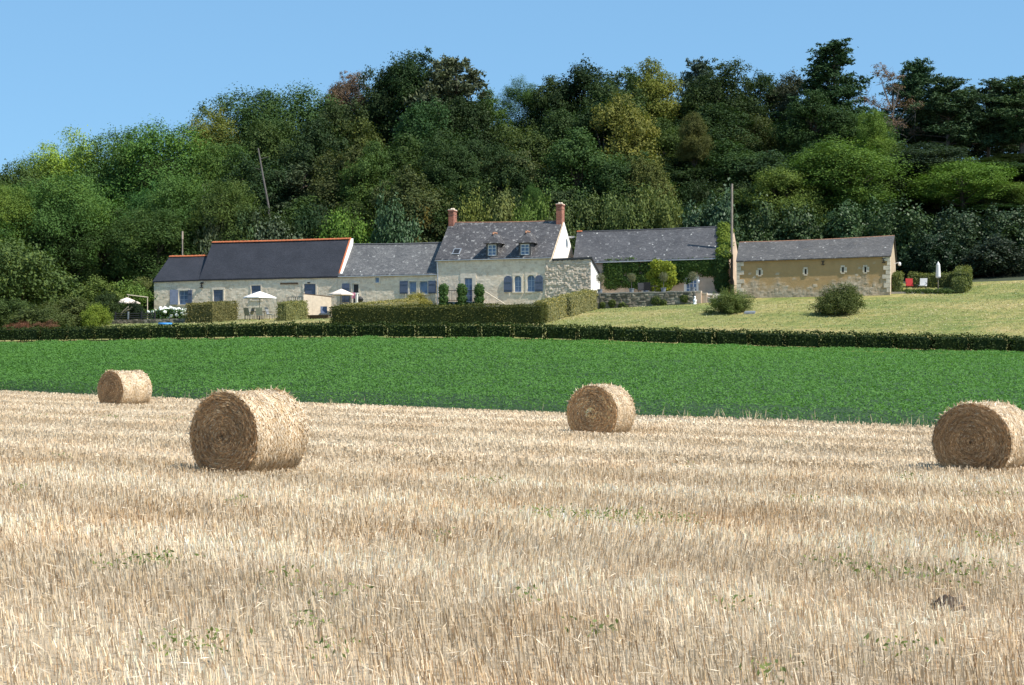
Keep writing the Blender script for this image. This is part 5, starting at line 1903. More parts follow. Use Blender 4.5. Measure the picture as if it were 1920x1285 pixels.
# dormers
for (wx0, wx1, wy0, wy1, ax, ay) in ((914.6, 930.6, 459, 479.5, 925, 437.5), (976, 992.4, 457.8, 478, 987, 434.7)):
    dv = .02
    h = H4(wx0, wx1, wy0, wy1, dv)
    dorm = MB(off)
    t_ = .14
    back = dv + 2.2
    zl = h[2] - .35
    dorm.box(h[0] - t_, h[0], dv, back, zl, h[3] + .12)
    dorm.box(h[1], h[1] + t_, dv, back, zl, h[3] + .12)
    dorm.box(h[0] + .001, h[1] - .001, dv + .001, dv + .3, h[3] + .001, h[3] + .119)
    dorm.box(h[0] + .001, h[1] - .001, dv + .001, dv + .5, zl, h[2] - .001)
    dm = dorm.build('dormer', M['slate_main'], root)
    fr_ = window(root, off, *h, v=dv - .05, nx=2, nz=3, surround=None, frame='white_paint', deep=.12)
    fr_.parent = dm
    # hipped slate cap
    mb = MB(off)
    o_ = .24
    E = [(h[0] - t_ - o_, dv - .3, h[3] + .10), (h[1] + t_ + o_, dv - .3, h[3] + .10), (h[1] + t_ + o_, back, h[3] + .10), (h[0] - t_ - o_, back, h[3] + .10)]
    c = (h[0] + h[1]) / 2
    za = fp(ax, ay, dv + .5)[1]
    A1, A2 = (c, dv + .45, za), (c, back, za)
    mb.poly([E[0], E[1], A1], [(0, 0), (1.4, 0), (.7, 1)])
    mb.poly([E[1], E[2], A2, A1], [(0, 0), (2, 0), (2, 1), (.5, 1)])
    mb.poly([E[3], E[0], A1, A2], [(0, 0), (2, 0), (1.5, 1), (0, 1)])
    mb.poly([E[3], E[2], E[1], E[0]])
    cap = mb.build('dormer_roof', M['slate_main'], root)
    cap.parent = dm
    mb = MB(off)
    mb.bar((c, dv + .38, za + .02), (c, dv + 1.3, za + .03), .09, .09, 6)
    mb.bar((c, dv + .38, za + .0), (c, dv + .25, za - .12), .09, .06, 6)
    ft = mb.build('ridge_tiles', M['old_terracotta'], dm, kind='stuff')
# skylight lies on the roof slope
mb = MB(off)
sl = H4(851, 861.5, 467, 476.5, .55)
s_a = (sl[0] + sl[1]) / 2
tt0, tt1 = .14, .30
ss = (s_a - e0[0]) / (e1[0] - e0[0])


def on_roof(fr, s, t, lift):
    p = Vector(fr(s, t))
    nn = (Vector(fr(s + .01, t)) - p).cross(Vector(fr(s, t + .05)) - p).normalized()
    return tuple(p + nn * lift)


w_s = .033
quad = [on_roof(fr4, ss - w_s, .12, .09), on_roof(fr4, ss + w_s, .12, .09), on_roof(fr4, ss + w_s, .27, .09), on_roof(fr4, ss - w_s, .27, .09)]
mb.slab(quad, .08)
sk = mb.build('skylight', M['zinc'], root)
mb = MB(off)
quad = [on_roof(fr4, ss - w_s * .75, .137, .10), on_roof(fr4, ss + w_s * .75, .137, .10), on_roof(fr4, ss + w_s * .75, .253, .10), on_roof(fr4, ss - w_s * .75, .253, .10)]
mb.slab(quad, .008)
mb.build('pane', M['dark'], sk)
# satellite dish and lamp arm on the gable
mb = MB(off)
zz = fp(1060, 447, 4)[1]
mb.bar((ug + .06, 4.6, zz), (ug + .5, 4.5, zz + .1), .02, .02, 5)
mb.lathe(ug + .5, 4.4, [(.02, zz + .02), (.2, zz + .06), (.3, zz + .16), (.31, zz + .17), (.2, zz + .09), (.02, zz + .05)], 12)
mb.build('satellite_dish', M['white_paint'], root)
# roof aerial by the small chimney
mb = MB(off)
a = fr4(.04, .8)
mb.bar((a[0] + .6, a[1], a[2]), (a[0] + .6, a[1], a[2] + 1.2), .015, .012, 4)
mb.bar((a[0] + .3, a[1], a[2] + 1.0), (a[0] + .9, a[1], a[2] + 1.0), .012, .012, 4)
mb.build('aerial', M['iron'], root)
# extension wall with dark coping and sunlit return
xu0, xu1 = uR + .09, fu(1107.5)
xz = (fp(1036, 489)[1], fp(1107, 486)[1])
xb = (zb[1], fp(1107, 592)[1])
P, q, ti, mo, rn = rubble_sheet(xu0 - .6, xu1, xb, xz, -.02, off, res=.055, sw=.26, sh=.17, amp=.06, seed=23)
link('rough_wall', mesh_np('rough_wall', P, q, None, M['rough_stone'], {'tint': ti, 'mort': mo, 'render': rn}), root)
mb = MB(off)
dz = 1.45
mb.hexa([(xu1, -.015, xb[1]), (xu1 + .02, -.015, xb[1]), (xu1 + .02, 3.6, xb[1] + .3), (xu1, 3.6, xb[1] + .3)],
        [(xu1, -.015, xz[1]), (xu1 + .02, -.015, xz[1]), (xu1 + .02, 3.6, xz[1] - dz), (xu1, 3.6, xz[1] - dz)])
mb.hexa([(xu0, 3.5, xb[0]), (xu1 - .01, 3.5, xb[1]), (xu1 - .01, 3.59, xb[1]), (xu0, 3.59, xb[0])], [(xu0, 3.5, xz[1] - dz - .02), (xu1 - .01, 3.5, xz[1] - dz - .02), (xu1 - .01, 3.59, xz[1] - dz - .02), (xu0, 3.59, xz[1] - dz - .02)])
mb.build('return_wall', M['white_render'], root)
mb = MB(off)
lo = [(xu0 - .01, -.14, xz[0]), (xu1 + .16, -.14, xz[1]), (xu1 + .16, 3.6, xz[1] - dz + .02), (xu0 - .01, 3.6, xz[0] - dz + .02)]
mb.hexa(lo, [(c[0], c[1], c[2] + .16) for c in lo])
mb.build('coping', M['concrete'], root)

# balcony and stairs at the French door
root, off = start('balcony', 'small stone balcony with an iron railing and steps at the main house french door', 'balcony', 865, 580, -1.3)
bu0, bu1 = fu(823, -1.3), fu(905, -1.3)
bz = fp(865, 566, -1.3)[1]
mb = MB(off)
mb.box(bu0, bu1, -1.3, -.06, off[2] - 1.0, bz)
mb.build('platform', M['paving'], root)
mb = MB(off)
for i in range(26):
    u = bu0 + (bu1 - bu0) * i / 25
    mb.bar((u, -1.25, bz), (u, -1.25, bz + .9), .012, .012, 4)
mb.bar((bu0, -1.25, bz + .92), (bu1, -1.25, bz + .92), .025, .025, 5)
mb.bar((bu0, -1.25, bz + .12), (bu1, -1.25, bz + .12), .02, .02, 5)
mb.build('railing', M['iron'], root)
ms, mr = MB(off), MB(off)
for i in range(7):
    u = bu1 + .28 * i
    ms.box(u, u + .28, -1.25, -.1, off[2] - 1.0, bz - .17 * (i + 1))
    mr.bar((u + .1, -1.2, bz - .17 * (i + 1)), (u + .1, -1.2, bz - .17 * i + .72), .012, .012, 4)
mr.bar((bu1, -1.2, bz + .92), (bu1 + 2.0, -1.2, bz - .30), .03, .03, 5)
ms.build('steps', M['paving'], root)
mr.build('handrail', M['cut_stone'], root)


def leaf_mass(name, label, cat, boxes, n_, leaf, color, seed, material='leaf', normal=(0, -1, .3), group=None, stems=None):
    """climbing foliage: list of ellipsoids ((u,v,z),(ru,rv,rz)) clothed with leaves"""
    rg = np.random.default_rng(seed)
    C, Nn = [], []
    wsum = sum(a[1][0] * a[1][2] for a in boxes)
    for (c, r) in boxes:
        k = int(n_ * r[0] * r[2] / wsum)
        d = sphere_dirs(rg, k)
        s = rg.uniform(.55, 1.05, (k, 1))
        lump = 1 + .12 * np.sin(d[:, 0:1] * 7 + seed) * np.cos(d[:, 2:3] * 8)
        p = d * s * np.array(r) * lump
        C.append(p + np.array(c))
        Nn.append(d * .7 + sphere_dirs(rg, k) * .7 + np.array(normal) * .5)
    C, Nn = np.concatenate(C), np.concatenate(Nn)
    o0 = np.array([np.mean(C[:, 0]), np.mean(C[:, 1]), np.min(C[:, 2])])
    v, q = leaf_quads(rg, C - o0, Nn, rg.uniform(.7, 1.3, len(C)) * leaf, .7)
    x, y = world(o0[0], o0[1])
    root = thing(name, label, cat, (x, y, o0[2]), -TH, group)
    link('foliage', mesh_np(name, v, q, material=M[material], attrs={'tint': np.repeat(np.clip(rg.normal(.5, .22, len(C)), 0, 1), 4)}), root, color=color)
    mb = MB(tuple(o0))
    for a, b_ in stems or []:
        mb.bar(a, b_, .035, .025, 5)
    if stems:
        mb.build('stem', M['bark'], root)
    return root


for i, px in enumerate((831.5, 866, 898.5)):
    u, z0_ = fp(px, 592, -1.45)
    _, z1_ = fp(px, 536, -1.45)
    bx = [((u, -1.45, z0_ + (z1_ - z0_) * f), (.42, .4, .42)) for f in (.1, .32, .55, .8, .9)]
    leaf_mass('climbing_plant', ('leafy green column at the downpipe end of the balcony', 'leafy green column in the middle of the balcony', 'leafy green column at the step end of the balcony')[i], 'plant', bx, 3800, .13, (0.06, 0.115, 0.035), 50 + i,
              stems=[((u, -1.45, z0_), (u, -1.45, z1_ - .2))], group='leafy columns along the balcony')
u0_, z0_ = fp(843, 592, -1.5)
u1_, z1_ = fp(890, 565, -1.5)
leaf_mass('shrub', 'dark low foliage filling the foot of the balcony', 'shrub', [((u0_ + (u1_ - u0_) * f, -1.55, z0_ + .35), (.55, .3, .75)) for f in (0, .33, .66, 1)], 5000, .13, (0.03, 0.06, 0.022), 57)

# ---------------- ivy barn
VB = 3.3
root, off = start('ivy_barn', 'pinkish rendered building with a white spotted slate roof and ivy on its wall', 'house', 1230, 552, VB)
uL, uR = fu(1079, VB), fu(1363, VB)
zb = (fp(1110, 565, VB)[1], fp(1363, 560, VB)[1])
zt = (fp(1079, 492, VB)[1], fp(1363, 483.5, VB)[1])
sw_ = H4(1135, 1141, 496, 504, VB)
bd = H4(1206, 1216, 531, 550, VB)
fdr = H4(1286, 1306.5, 523, 550, VB)
P, q, ti, mo, rn = rubble_sheet(uL, uR, zb, zt, VB, off, res=.09, amp=.02, holes=[grow(h) for h in (sw_, bd, fdr)], seed=31, clean=.6)
me = mesh_np('wall', P, q, None, M['pink_render'])
wl = link('wall', me, root)
mb = MB(off)
RV = VB + 3.2
fake = [(uL, VB, zb[0]), (uL, VB + 6.4, zb[0]), (uL, VB + 6.4, zt[0]), (uL, RV, fp(1083, 436, RV)[1]), (uL, VB, zt[0])]
mb.poly(fake[::-1])
mb.poly([(uR, VB, zb[1]), (uR, VB + 6.4, zb[1]), (uR, VB + 6.4, zt[1]), (uR, RV, fp(1364, 426, RV)[1] - .1), (uR, VB, zt[1])])
mb.poly([(uR, VB + 6.4, zb[1]), (uL, VB + 6.4, zb[0]), (uL, VB + 6.4, zt[0]), (uR, VB + 6.4, zt[1])])
mb.build('gable', M['pink_render'], root)
window(root, off, *sw_, v=VB, nx=1, nz=2, sw=.09, frame='white_paint')
mb = MB(off)
door(root, off, *bd, v=VB, material='blue_frame')
window(root, off, *fdr, v=VB, nx=3, nz=3, sw=.14, frame='white_paint', sill=False, name='glazed_door', surround='white_render')
e0, e1 = fp(1074, 491.5, VB - .25), fp(1360, 482.5, VB - .25)
r0, r1 = fp(1082, 434.5, RV), fp(1364.5, 424, RV)
rf, fr5 = gable_roof(root, off, e0, e1, r0, r1, VB - .25, RV, VB + 6.6, e0[1], M['slate_ivy'], sag=.05)
ridge_tiles(rf, off, fr5, 'slate_ivy', rad=.07, s0=.04)
ridge_tiles(rf, off, fr5, 'terracotta', rad=.10, s0=0.0, s1=.035)
gutter(root, off, fr5)
mb = MB(off)
u, z = fp(1311, 528, VB)
mb.bar((u, VB, z + .1), (u, VB - .25, z + .15), .02, .02, 5)
mb.lathe(u, VB - .25, [(.03, z + .12), (.10, z + .02), (.08, z - .16), (.03, z - .2)], 8)
mb.build('wall_lamp', M['white_paint'], root)

# terrace and its retaining wall
TV = -2.7
root, off = start('retaining_wall', 'old dark stone retaining wall with tufts of green below the potted olives', 'wall', 1205, 575, TV)
tu0, tu1 = fu(1108, TV), fu(1303, TV)
tz = (fp(1108, 551.5, TV)[1], fp(1303, 547.5, TV)[1])
tb = (fp(1108, 592, TV)[1], fp(1303, 572, TV)[1])
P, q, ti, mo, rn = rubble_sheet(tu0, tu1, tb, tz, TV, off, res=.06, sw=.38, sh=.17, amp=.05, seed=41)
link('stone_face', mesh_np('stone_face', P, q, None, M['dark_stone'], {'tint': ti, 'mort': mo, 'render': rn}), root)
mb = MB(off)
mb.hexa([(tu0 - .02, TV + .02, tb[0]), (tu1 + .02, TV + .02, tb[1]), (tu1 + .02, TV + .45, tb[1]), (tu0 - .02, TV + .45, tb[0])],
        [(tu0 - .02, TV + .02, tz[0] - .01), (tu1 + .02, TV + .02, tz[1] - .01), (tu1 + .02, TV + .45, tz[1] - .01), (tu0 - .02, TV + .45, tz[0] - .01)])
mb.build('wall_core', M['paving'], root)
mc = MB(off)
ncs = 26
for i in range(ncs):
    a, b_ = tu0 + (tu1 - tu0) * i / ncs + .012, tu0 + (tu1 - tu0) * (i + 1) / ncs - .012
    za = tz[0] + (tz[1] - tz[0]) * i / ncs + .02 * math.sin(i * 7.3)
    m1 = MB(off)
    m1.box(a, b_, TV - .06 + .02 * math.sin(i * 3.1), TV + .46, za - .005, za + .075)
    m1.build('coping_stone', M['dark_stone'] if False else M['paving'], root)
# terrace surface behind it
tw = MB((0, 0, 0))
ax_, ay_ = world(tu0 + .1, TV + .4)
mb = MB(off)
mb.hexa([(tu0 + .05, TV + .46, tb[0]), (tu1 + 2.6, TV + .46, tb[1]), (tu1 + 3.2, VB - .03, tb[1]), (tu0 + .05, VB - .03, tb[0])],
        [(tu0 + .05, TV + .46, tz[0] - .08), (tu1 - .0, TV + .46, tz[1] - .08), (tu1 + 3.2, VB - .03, tz[1] - .02), (tu0 + .05, VB - .03, tz[0] - .03)])
x, y = world(off[0], off[1])
o = mb.build('terrace', M['paving'], None, (x, y, off[2]), -TH)
o['kind'] = 'structure'
for i, (px, py, s_) in enumerate(((1148, 569, .35), (1168, 575, .4), (1230, 564, .42), (1244, 568, .3), (1283, 560, .35), (1130, 572, .25))):
    u, z = fp(px, py, TV)
    leaf_mass('wall_plant', ('green tuft in the retaining wall below the gap between first and second pots', 'green tuft low in the retaining wall just left of the second pot', 'green tuft in the retaining wall left of the third pot', 'small green tuft right below the third pot', 'green tuft in the retaining wall left of the fourth pot', 'small green tuft at the foot of the retaining wall below the first pot')[i], 'plant', [((u, TV - .08, z), (s_, .12, s_ * .9))], 420, .10, (0.09, 0.12, 0.035), 70 + i, group='green tufts on the retaining wall')
# pale low parapet stepping down and white ornament at its end
u, z = fp(1303, 548, TV)
root2 = farm('step_wall', 'short pale rendered parapet stepping down from the end of the retaining wall', 'wall', u, TV, z - 1)
mb = MB((u, TV, z - 1))
for i in range(3):
    mb.box(u + .05 + i * .4, u + .45 + i * .4, TV + .1 + .25 * i, TV + .5 + .25 * i, z - 1.3, z + .05 - .15 * i)
mb.build('parapet', M['pink_render'], root2)
mb = MB((u, TV, z - 1))
for i in range(3):
    mb.box(u + .04 + i * .4, u + .46 + i * .4, TV + .08 + .25 * i, TV + .52 + .25 * i, z + .052 - .15 * i, z + .10 - .15 * i)
mb.build('coping', M['cut_stone'], root2)
u, _ = fp(1303, 565, TV - .3)
xx, yy = world(u, TV - .35)
zz = gz(xx, yy)
root2 = farm('garden_ornament', 'small white ornament standing at the foot of the retaining wall end', 'ornament', u, TV - .35, zz)
mb = MB((u, TV - .35, zz))
mb.lathe(u, TV - .35, [(.15, zz - .1), (.15, zz + .05), (.1, zz + .08), (.13, zz + .2), (.15, zz + .29), (.09, zz + .40), (.05, zz + .44), (.09, zz + .51), (.08, zz + .57), (.03, zz + .62)], 12)
mb.build('figure', M['white_paint'], root2, smooth=True)

# ivy on the wall
bx = []
rg_ = random.Random(9)
for i in range(130):
    px = rg_.uniform(1140, 1345)
    lim = 534 if px < 1225 else 524 if px < 1285 else 512 + (px > 1330) * 25
    if 1300 < px < 1345:
        lim = 509
    py = rg_.uniform(493, lim)
    u, z = fp(px, py, VB - .1)
    bx.append(((u, VB - .12, z), (.6, .2, .5)))
leaf_mass('wall_ivy', 'dark green ivy covering the wall under the eaves of the spotted roof', 'ivy', bx, 26000, .14, (0.058, 0.105, 0.026), 81)
bx = []
for i in range(26):
    f = i / 25
    py = 541 - 62 * f
    u, z = fp(1353 + rg_.uniform(-7, 9), py, VB - .2)
    bx.append(((u, VB - .25, z), (.55, .4, .45)))
leaf_mass('wall_ivy', 'thick ivy column climbing the barn corner beside the utility pole', 'ivy', bx, 7000, .15, (0.045, 0.085, 0.026), 82)
bx = []
for i in range(22):
    f = i / 21
    p = fr5(.985 + rg_.uniform(-.025, .02), f)
    bx.append(((p[0] + .1, p[1], p[2] + .08), (.5, .45, .32)))
leaf_mass('creeper', 'yellow green creeper running up the edge of the spotted roof to its ridge', 'creeper', bx, 6000, .15, (0.14, 0.19, 0.03), 83)
# bright shrub against the ivy
bx = []
for i in range(26):
    a = rg_.uniform(0, 1)
    px = 1240 + rg_.uniform(-1, 1) * 22 * (1 - abs(a - .4) * .8)
    py = 545 - 50 * a
    u, z = fp(px, py, 1.6)
    bx.append(((u, 1.6 + rg_.uniform(-.4, .4), z), (.55, .5, .42)))
u, z = fp(1240, 549, 1.6)
leaf_mass('shrub', 'bright yellow and green shrub on the terrace in front of the ivy wall', 'shrub', bx, 9000, .15, (0.20, 0.24, 0.03), 84, stems=[((u, 1.6, z), (u, 1.6, z + 1.2))])


def potted(px, label):
    v = TV + .95
    u, z = fp(px, 551, v)
    z = tz[0] + (tz[1] - tz[0]) * (u - tu0) / (tu1 - tu0) - .06
    r = farm('potted_olive', label, 'potted tree', u, v, z, 'potted olive trees along the terrace wall')
    o_ = (u, v, z)
    mb = MB(o_)
    mb.lathe(u, v, [(.15, z), (.2, z + .42), (.23, z + .43), (.23, z + .47), (.19, z + .47), (.18, z + .43)], 12)
    mb.build('pot', M['pot_grey'], r)
    mb = MB(o_)
    mb.bar((u, v, z + .4), (u + .02, v, z + 1.12), .022, .018, 6)
    mb.build('trunk', M['grey_bark'], r)
    rg = np.random.default_rng(int(px))
    k = 1100
    d = sphere_dirs(rg, k)
    C = d * rg.uniform(.4, 1.1, (k, 1)) * .36 + np.array([.02, 0, 1.32])
    vv_, qq_ = leaf_quads(rg, C, d + sphere_dirs(rg, k), rg.uniform(.05, .12, k), .35)
    link('crown', mesh_np('olive_crown', vv_, qq_, material=M['leaf'], attrs={'tint': np.repeat(rg.uniform(0, 1, k), 4)}), r, color=(0.17, 0.18, 0.12))


for px, lab in ((1125, 'potted olive nearest the pale return wall'), (1184, 'potted olive in front of the ivy'), (1244, 'potted olive in front of the yellow shrub'), (1299, 'potted olive before the white glazed door')):
    potted(px, lab)


def garden_chair(label, u, v, z, cloth, rot=0.0, group=None, s=1.0):
    x, y = world(u, v)
    r = thing('garden_chair', label, 'chair', (x, y, z), -TH + rot, group)
    mb = MB()
    mb.box(-.26, .26, -.25, .25, .40, .45)
    mb.build('seat', cloth, r)
    mb = MB()
    lo = [(-.27, .24, .45), (.27, .24, .45), (.27, .28, .45), (-.27, .28, .45)]
    mb.hexa(lo, [(p[0], p[1] + .16, 1.02) for p in lo])
    mb.build('backrest', cloth, r)
    for sx in (-1, 1):
        for sy in (-1, 1):
            m1 = MB()
            m1.bar((sx * .24, sy * .24, -.03), (sx * .24, sy * .22, .40), .016, .016, 5)
            m1.build('leg', M['iron'], r)
        m2 = MB()
        m2.box(sx * .28 - .025, sx * .28 + .025, -.25, .30, .62, .65)
        m2.build('armrest', M['iron'], r)
    return r


def garden_table(label, u, v, z, rad=.5, h=.72, cat='table'):
    x, y = world(u, v)
    r = thing('garden_table', label, cat, (x, y, z), -TH)
    mb = MB()
    mb.lathe(0, 0, [(rad, h - .03), (rad, h), (rad * .98, h + .005)], 18)
    mb.build('tabletop', M['iron'], r)
    for k in range(4):
        a = math.pi / 4 + k * math.pi / 2
        m1 = MB()
        m1.bar((rad * .7 * math.cos(a), rad * .7 * math.sin(a), -.03), (rad * .6 * math.cos(a), rad * .6 * math.sin(a), h - .03), .02, .02, 5)
        m1.build('leg', M['iron'], r)


tzc = lambda u: tz[0] + (tz[1] - tz[0]) * (u - tu0) / (tu1 - tu0) - .06
for px, lab in ((1203, 'dark terrace chair left of the pale blue door'), (1215, 'dark terrace chair in front of the pale blue door')):
    u = fu(px, .3)
    garden_chair(lab, u, .3, tzc(u), M['iron'], math.pi if px > 1210 else .3)
u = fu(1224, .2)
garden_table('low dark table on the terrace beside the yellow shrub', u, .2, tzc(u), .4)

# utility pole
v = 3.9
u = fu(1372, v)
x, y = world(u, v)
z = gz(x, y)
root = thing('utility_pole', 'tall plain wooden utility pole between the ivy corner and the ochre barn', 'pole', (x, y, z))
mb = MB()
mb.bar((0, 0, -.5), (.02, 0, fp(1372, 345, v)[1] - z), .12, .085, 9)
mb.build('pole', M['pole_wood'], root)
mb = MB()
mb.bar((-.14, 0, fp(1372, 352, v)[1] - z), (.14, 0, fp(1372, 352, v)[1] - z), .03, .03, 5)
mb.build('bracket', M['iron'], root)

# ---------------- ochre barn
root, off = start('stone_barn', 'low ochre rendered barn with white quoins and four slit windows above the lawn', 'barn', 1525, 556)
uL, uR = fu(1381.5), fu(1669)
zb = (fp(1381, 562)[1], fp(1669, 560)[1])
zt = (fp(1381, 490)[1], fp(1669, 480)[1])
slits = [(1424.5, 510.5), (1510.6, 509), (1580.5, 505.6), (1622.5, 505)]
hol = []
for (px, py) in slits:
    u, z = fp(px, py)
    hol.append((u - .07, u + .07, z - .18, z + .18))


def rend(U, Z, t):
    s = (U - uL) / (uR - uL)
    lim = zb[0] + (zb[1] - zb[0]) * s + 1.0 + .32 * np.sin(s * 8 + 1) + .10 * np.sin(s * 19) + .45 * (s > .55) * np.sin((s - .55) * 7) + .65 * fbm(U, Z, 3, 1.1) + .35 * fbm(U, Z, 4, 3.3)
    return (Z - lim) * 1.6 - (t > .94) * 1.2 + .55 - .5 * (t - .5)


RUN = 3.4
wall(root, off, uL, uR, zb, zt, 6.6, M['barn_wall'], [grow(h, .05) for h in hol], ridge=(fp(1385, 454, RUN)[1], fp(1676, 442, RUN)[1]), run=RUN, res=.06, amp=.022, sw=.30, sh=.19, seed=51, renderf=rend)
for h in hol:
    # the slit: four loose surround stones, dark sheet behind as the shade inside
    rr_ = random.Random(int(h[0] * 100))
    for (a, b_, c, d_) in ((h[0] - .11 - rr_.random() * .14, h[0], h[2] - .06, h[3] - .02), (h[1], h[1] + .11 + rr_.random() * .14, h[2] - .04, h[3] - .01), (h[0] - .09, h[1] + .08, h[3] + .002, h[3] + .13), (h[0] - .07, h[1] + .07, h[2] - .15, h[2] - .062)):
        m1 = MB(off)
        m1.box(a, b_, -.05 + rr_.random() * .01, .2, c, d_)
        m1.build('surround_stone', M['quoin'], root)
    m1 = MB(off)
    m1.box(h[0] - .01, h[1] + .01, .205, .22, h[2] - .07, h[3] + .01)
    m1.build('slit_window', M['dark'], root)
anchor(root, off, *fp(1543, 493.4), s=.15)
anchor(root, off, *fp(1657, 489), s=.17)
qr = random.Random(5)
for (uc, sgn, pyt, pyb_) in ((uL, 1, 492, 548), (uR, -1, 482, 548)):
    z = fp(1381 if sgn > 0 else 1669, pyt)[1]
    zend = fp(1381 if sgn > 0 else 1669, pyb_)[1]
    i = 0
    while z - .34 > zend - .3:
        ln = (.52, .27)[i % 2] + qr.uniform(-.05, .08)
        a, b_ = (uc - .012, uc + ln) if sgn > 0 else (uc - ln, uc + .012)
        m1 = MB(off)
        m1.box(a, b_, -.055 - qr.uniform(0, .012), .4, z - .31, z)
        m1.build('quoin', M['quoin'], root)
        z -= .335
        i += 1
e0, e1 = fp(1380, 489.5, -.18), fp(1670.5, 479.5, -.18)
r0, r1 = fp(1386, 454, RUN), fp(1677.5, 441.5, RUN)
rf, fr6 = gable_roof(root, off, e0, e1, r0, r1, -.18, RUN, 6.8, e0[1], M['slate_barn'], sag=.06, th=.08)
ridge_tiles(rf, off, fr6, 'old_terracotta', rad=.06, lift=0.0)
mb = MB(off)
zz = fp(1681, 494, 4.5)[1]
mb.bar((uR, 5.0, zz), (uR + .35, 5.0, zz + .1), .02, .02, 5)
mb.lathe(uR + .4, 5.0, [(.04, zz + .12), (.12, zz + .02), (.10, zz - .14), (.03, zz - .18)], 8)
mb.build('wall_lamp', M['white_paint'], root)

# small terrace beyond the barn
u0, v0 = lawn_v(1672, 551)
v1 = v0
u1 = fu(1782, v0)
za = gz(*world(u0, v0)) + .12
x, y = world((u0 + u1) / 2, v0 + 2.2)
mb = MB(((u0 + u1) / 2, v0 + 2.2, za))
mb.hexa([(u0 - .4, v0 - .25, za - .8), (u1 + .1, v1 - .0, za - .8), (u1 + .3, v0 + 4.1, za - .8), (u0 - .3, v0 + 4.1, za - .8)],
        [(u0 - .4, v0 - .25, za), (u1 + .1, v1 - .0, za), (u1 + .3, v0 + 4.1, za + .25), (u0 - .3, v0 + 4.1, za + .25)])
o = mb.build('terrace', M['paving'], None, (x, y, za), -TH)
o['kind'] = 'structure'


def terr_z(v):
    return za + .25 * max(0, (v - v0 + .25)) / 4.35


vc = v0 + 1.8
garden_chair('red garden chair on the small terrace beyond the barn', fu(1706, vc), vc, terr_z(vc), M['red_cloth'], 0.2)
garden_chair('white garden chair on the small terrace beyond the barn', fu(1730, vc), vc, terr_z(vc), M['white_cloth'], -.15)
garden_table('little dark table between the red and the white garden chairs', fu(1718, vc), vc - .1, terr_z(vc), .24, .5)
for i, px in enumerate((1703, 1722, 1740, 1762, 1775)):
    u = fu(px, v0 + .3)
    z_ = terr_z(v0 - .1)
    leaf_mass('border_plant', ('low border plant by the hedge block at the barn corner', 'low border plant in front of the table between the garden chairs', 'low border plant just past the white garden chair', 'low border plant in front of the closed parasol', 'low border plant touching the low stepped hedge')[i], 'plant', [((u, v0 + .0, z_), (.5, .25, .22))], 500, .11, (0.07, 0.11, 0.03), 110 + i, group='low plants edging the small terrace')


def parasol(label, u, v, z, ztop, r, closed=False, material='canvas', drop=.42):
    x, y = world(u, v)
    root = thing('parasol', label, 'parasol', (x, y, z), -TH, 'garden parasols')
    h = ztop - z
    mb = MB()
    mb.bar((0, 0, .05), (0, 0, h), .028, .024, 7)
    mb.build('pole', M['pole_wood'], root)
    mb = MB()
    mb.lathe(0, 0, [(.28, 0), (.28, .07), (.06, .1), (.05, .3)], 12)
    mb.build('base', M['concrete'], root)
    mb = MB()
    if closed:
        mb.lathe(0, 0, [(.14, h - 1.25), (.2, h - 1.15), (.17, h - .6), (.14, h - .2), (.05, h - .03), (.02, h + .04)], 9)
    else:
        n_ = 8
        top = [mb.p(.03 * math.cos(2 * math.pi * i / n_), .03 * math.sin(2 * math.pi * i / n_), h) for i in range(n_)]
        prev = top
        allr = [top]
        for f in (.35, .7, 1.0):
            ring_ = []
            for i in range(n_ * 1):
                a = 2 * math.pi * (i + .5) / n_
                ring_.append(mb.p(r * f * math.cos(a), r * f * math.sin(a), h - drop * (f ** 1.15)))
            allr.append(ring_)
        val = [mb.p(r * 1.005 * math.cos(2 * math.pi * (i + .5) / n_), r * 1.005 * math.sin(2 * math.pi * (i + .5) / n_), h - drop - .10) for i in range(n_)]
        allr.append(val)
        for a, b_ in zip(allr, allr[1:]):
            for i in range(n_):
                j = (i + 1) % n_
                mb.f.append([a[i], b_[i], b_[j], a[j]])
        mb.f.append(top)
    c = mb.build('canopy', M[material], root)
    if not closed:
        mb = MB()
        for i in range(8):
            a = 2 * math.pi * (i + .5) / 8
            mb.bar((0, 0, h - .06), (r * .98 * math.cos(a), r * .98 * math.sin(a), h - drop - .03), .012, .012, 4)
        mb.build('ribs', M['pole_wood'], root)
    return root


u, _ = fp(1759, 522, vc + .9)
parasol('closed white parasol standing by the stepped hedge', u, vc + .9, terr_z(vc + .9), fp(1759, 491.5, vc + .9)[1], .2, True, 'white_cloth')


def ground_item(px, py):
    x, y, z = hit(px, py)
    u, v = local(x, y)
    return u, v, z


# cottage terrace: parasols, screen, furniture
TVc = -3.5


def at_v(px, v):
    u = fu(px, v)
    x, y = world(u, v)
    return u, gz(x, y)


u, z = at_v(487, -4.2)
parasol('white parasol over the dining table in front of the cottage', u, -4.2, z, fp(487, 546.5, -4.2)[1], 1.36, drop=.5, material='white_cloth')
garden_table('garden dining table under the white parasol', u, -4.2, z, .65)
for i, (du, dv, ro) in enumerate(((-.95, -.1, -1.57), (.95, .1, 1.57), (-.45, -1.0, 2.9), (.5, -1.0, 3.4))):
    garden_chair(('dining chair at the hedge end of the parasol table', 'dining chair at the screen end of the parasol table', 'dining chair with its back to the field near the hedge block', 'dining chair with its back to the field near the screen')[i], u + du, -4.2 + dv, gz(*world(u + du, -4.2 + dv)), M['zinc'], ro, 'dining chairs under the white parasol')
u, z = at_v(640, -3.0)
parasol('cream parasol beside the railings of the pale wing', u, -3.0, z, fp(639, 542, -3.0)[1], 1.0, drop=.42)
u, z = at_v(238, -5)
parasol('cream parasol in the garden beyond the cottage end', u, -5, z, fp(238, 558, -5)[1], 1.1, drop=.45)
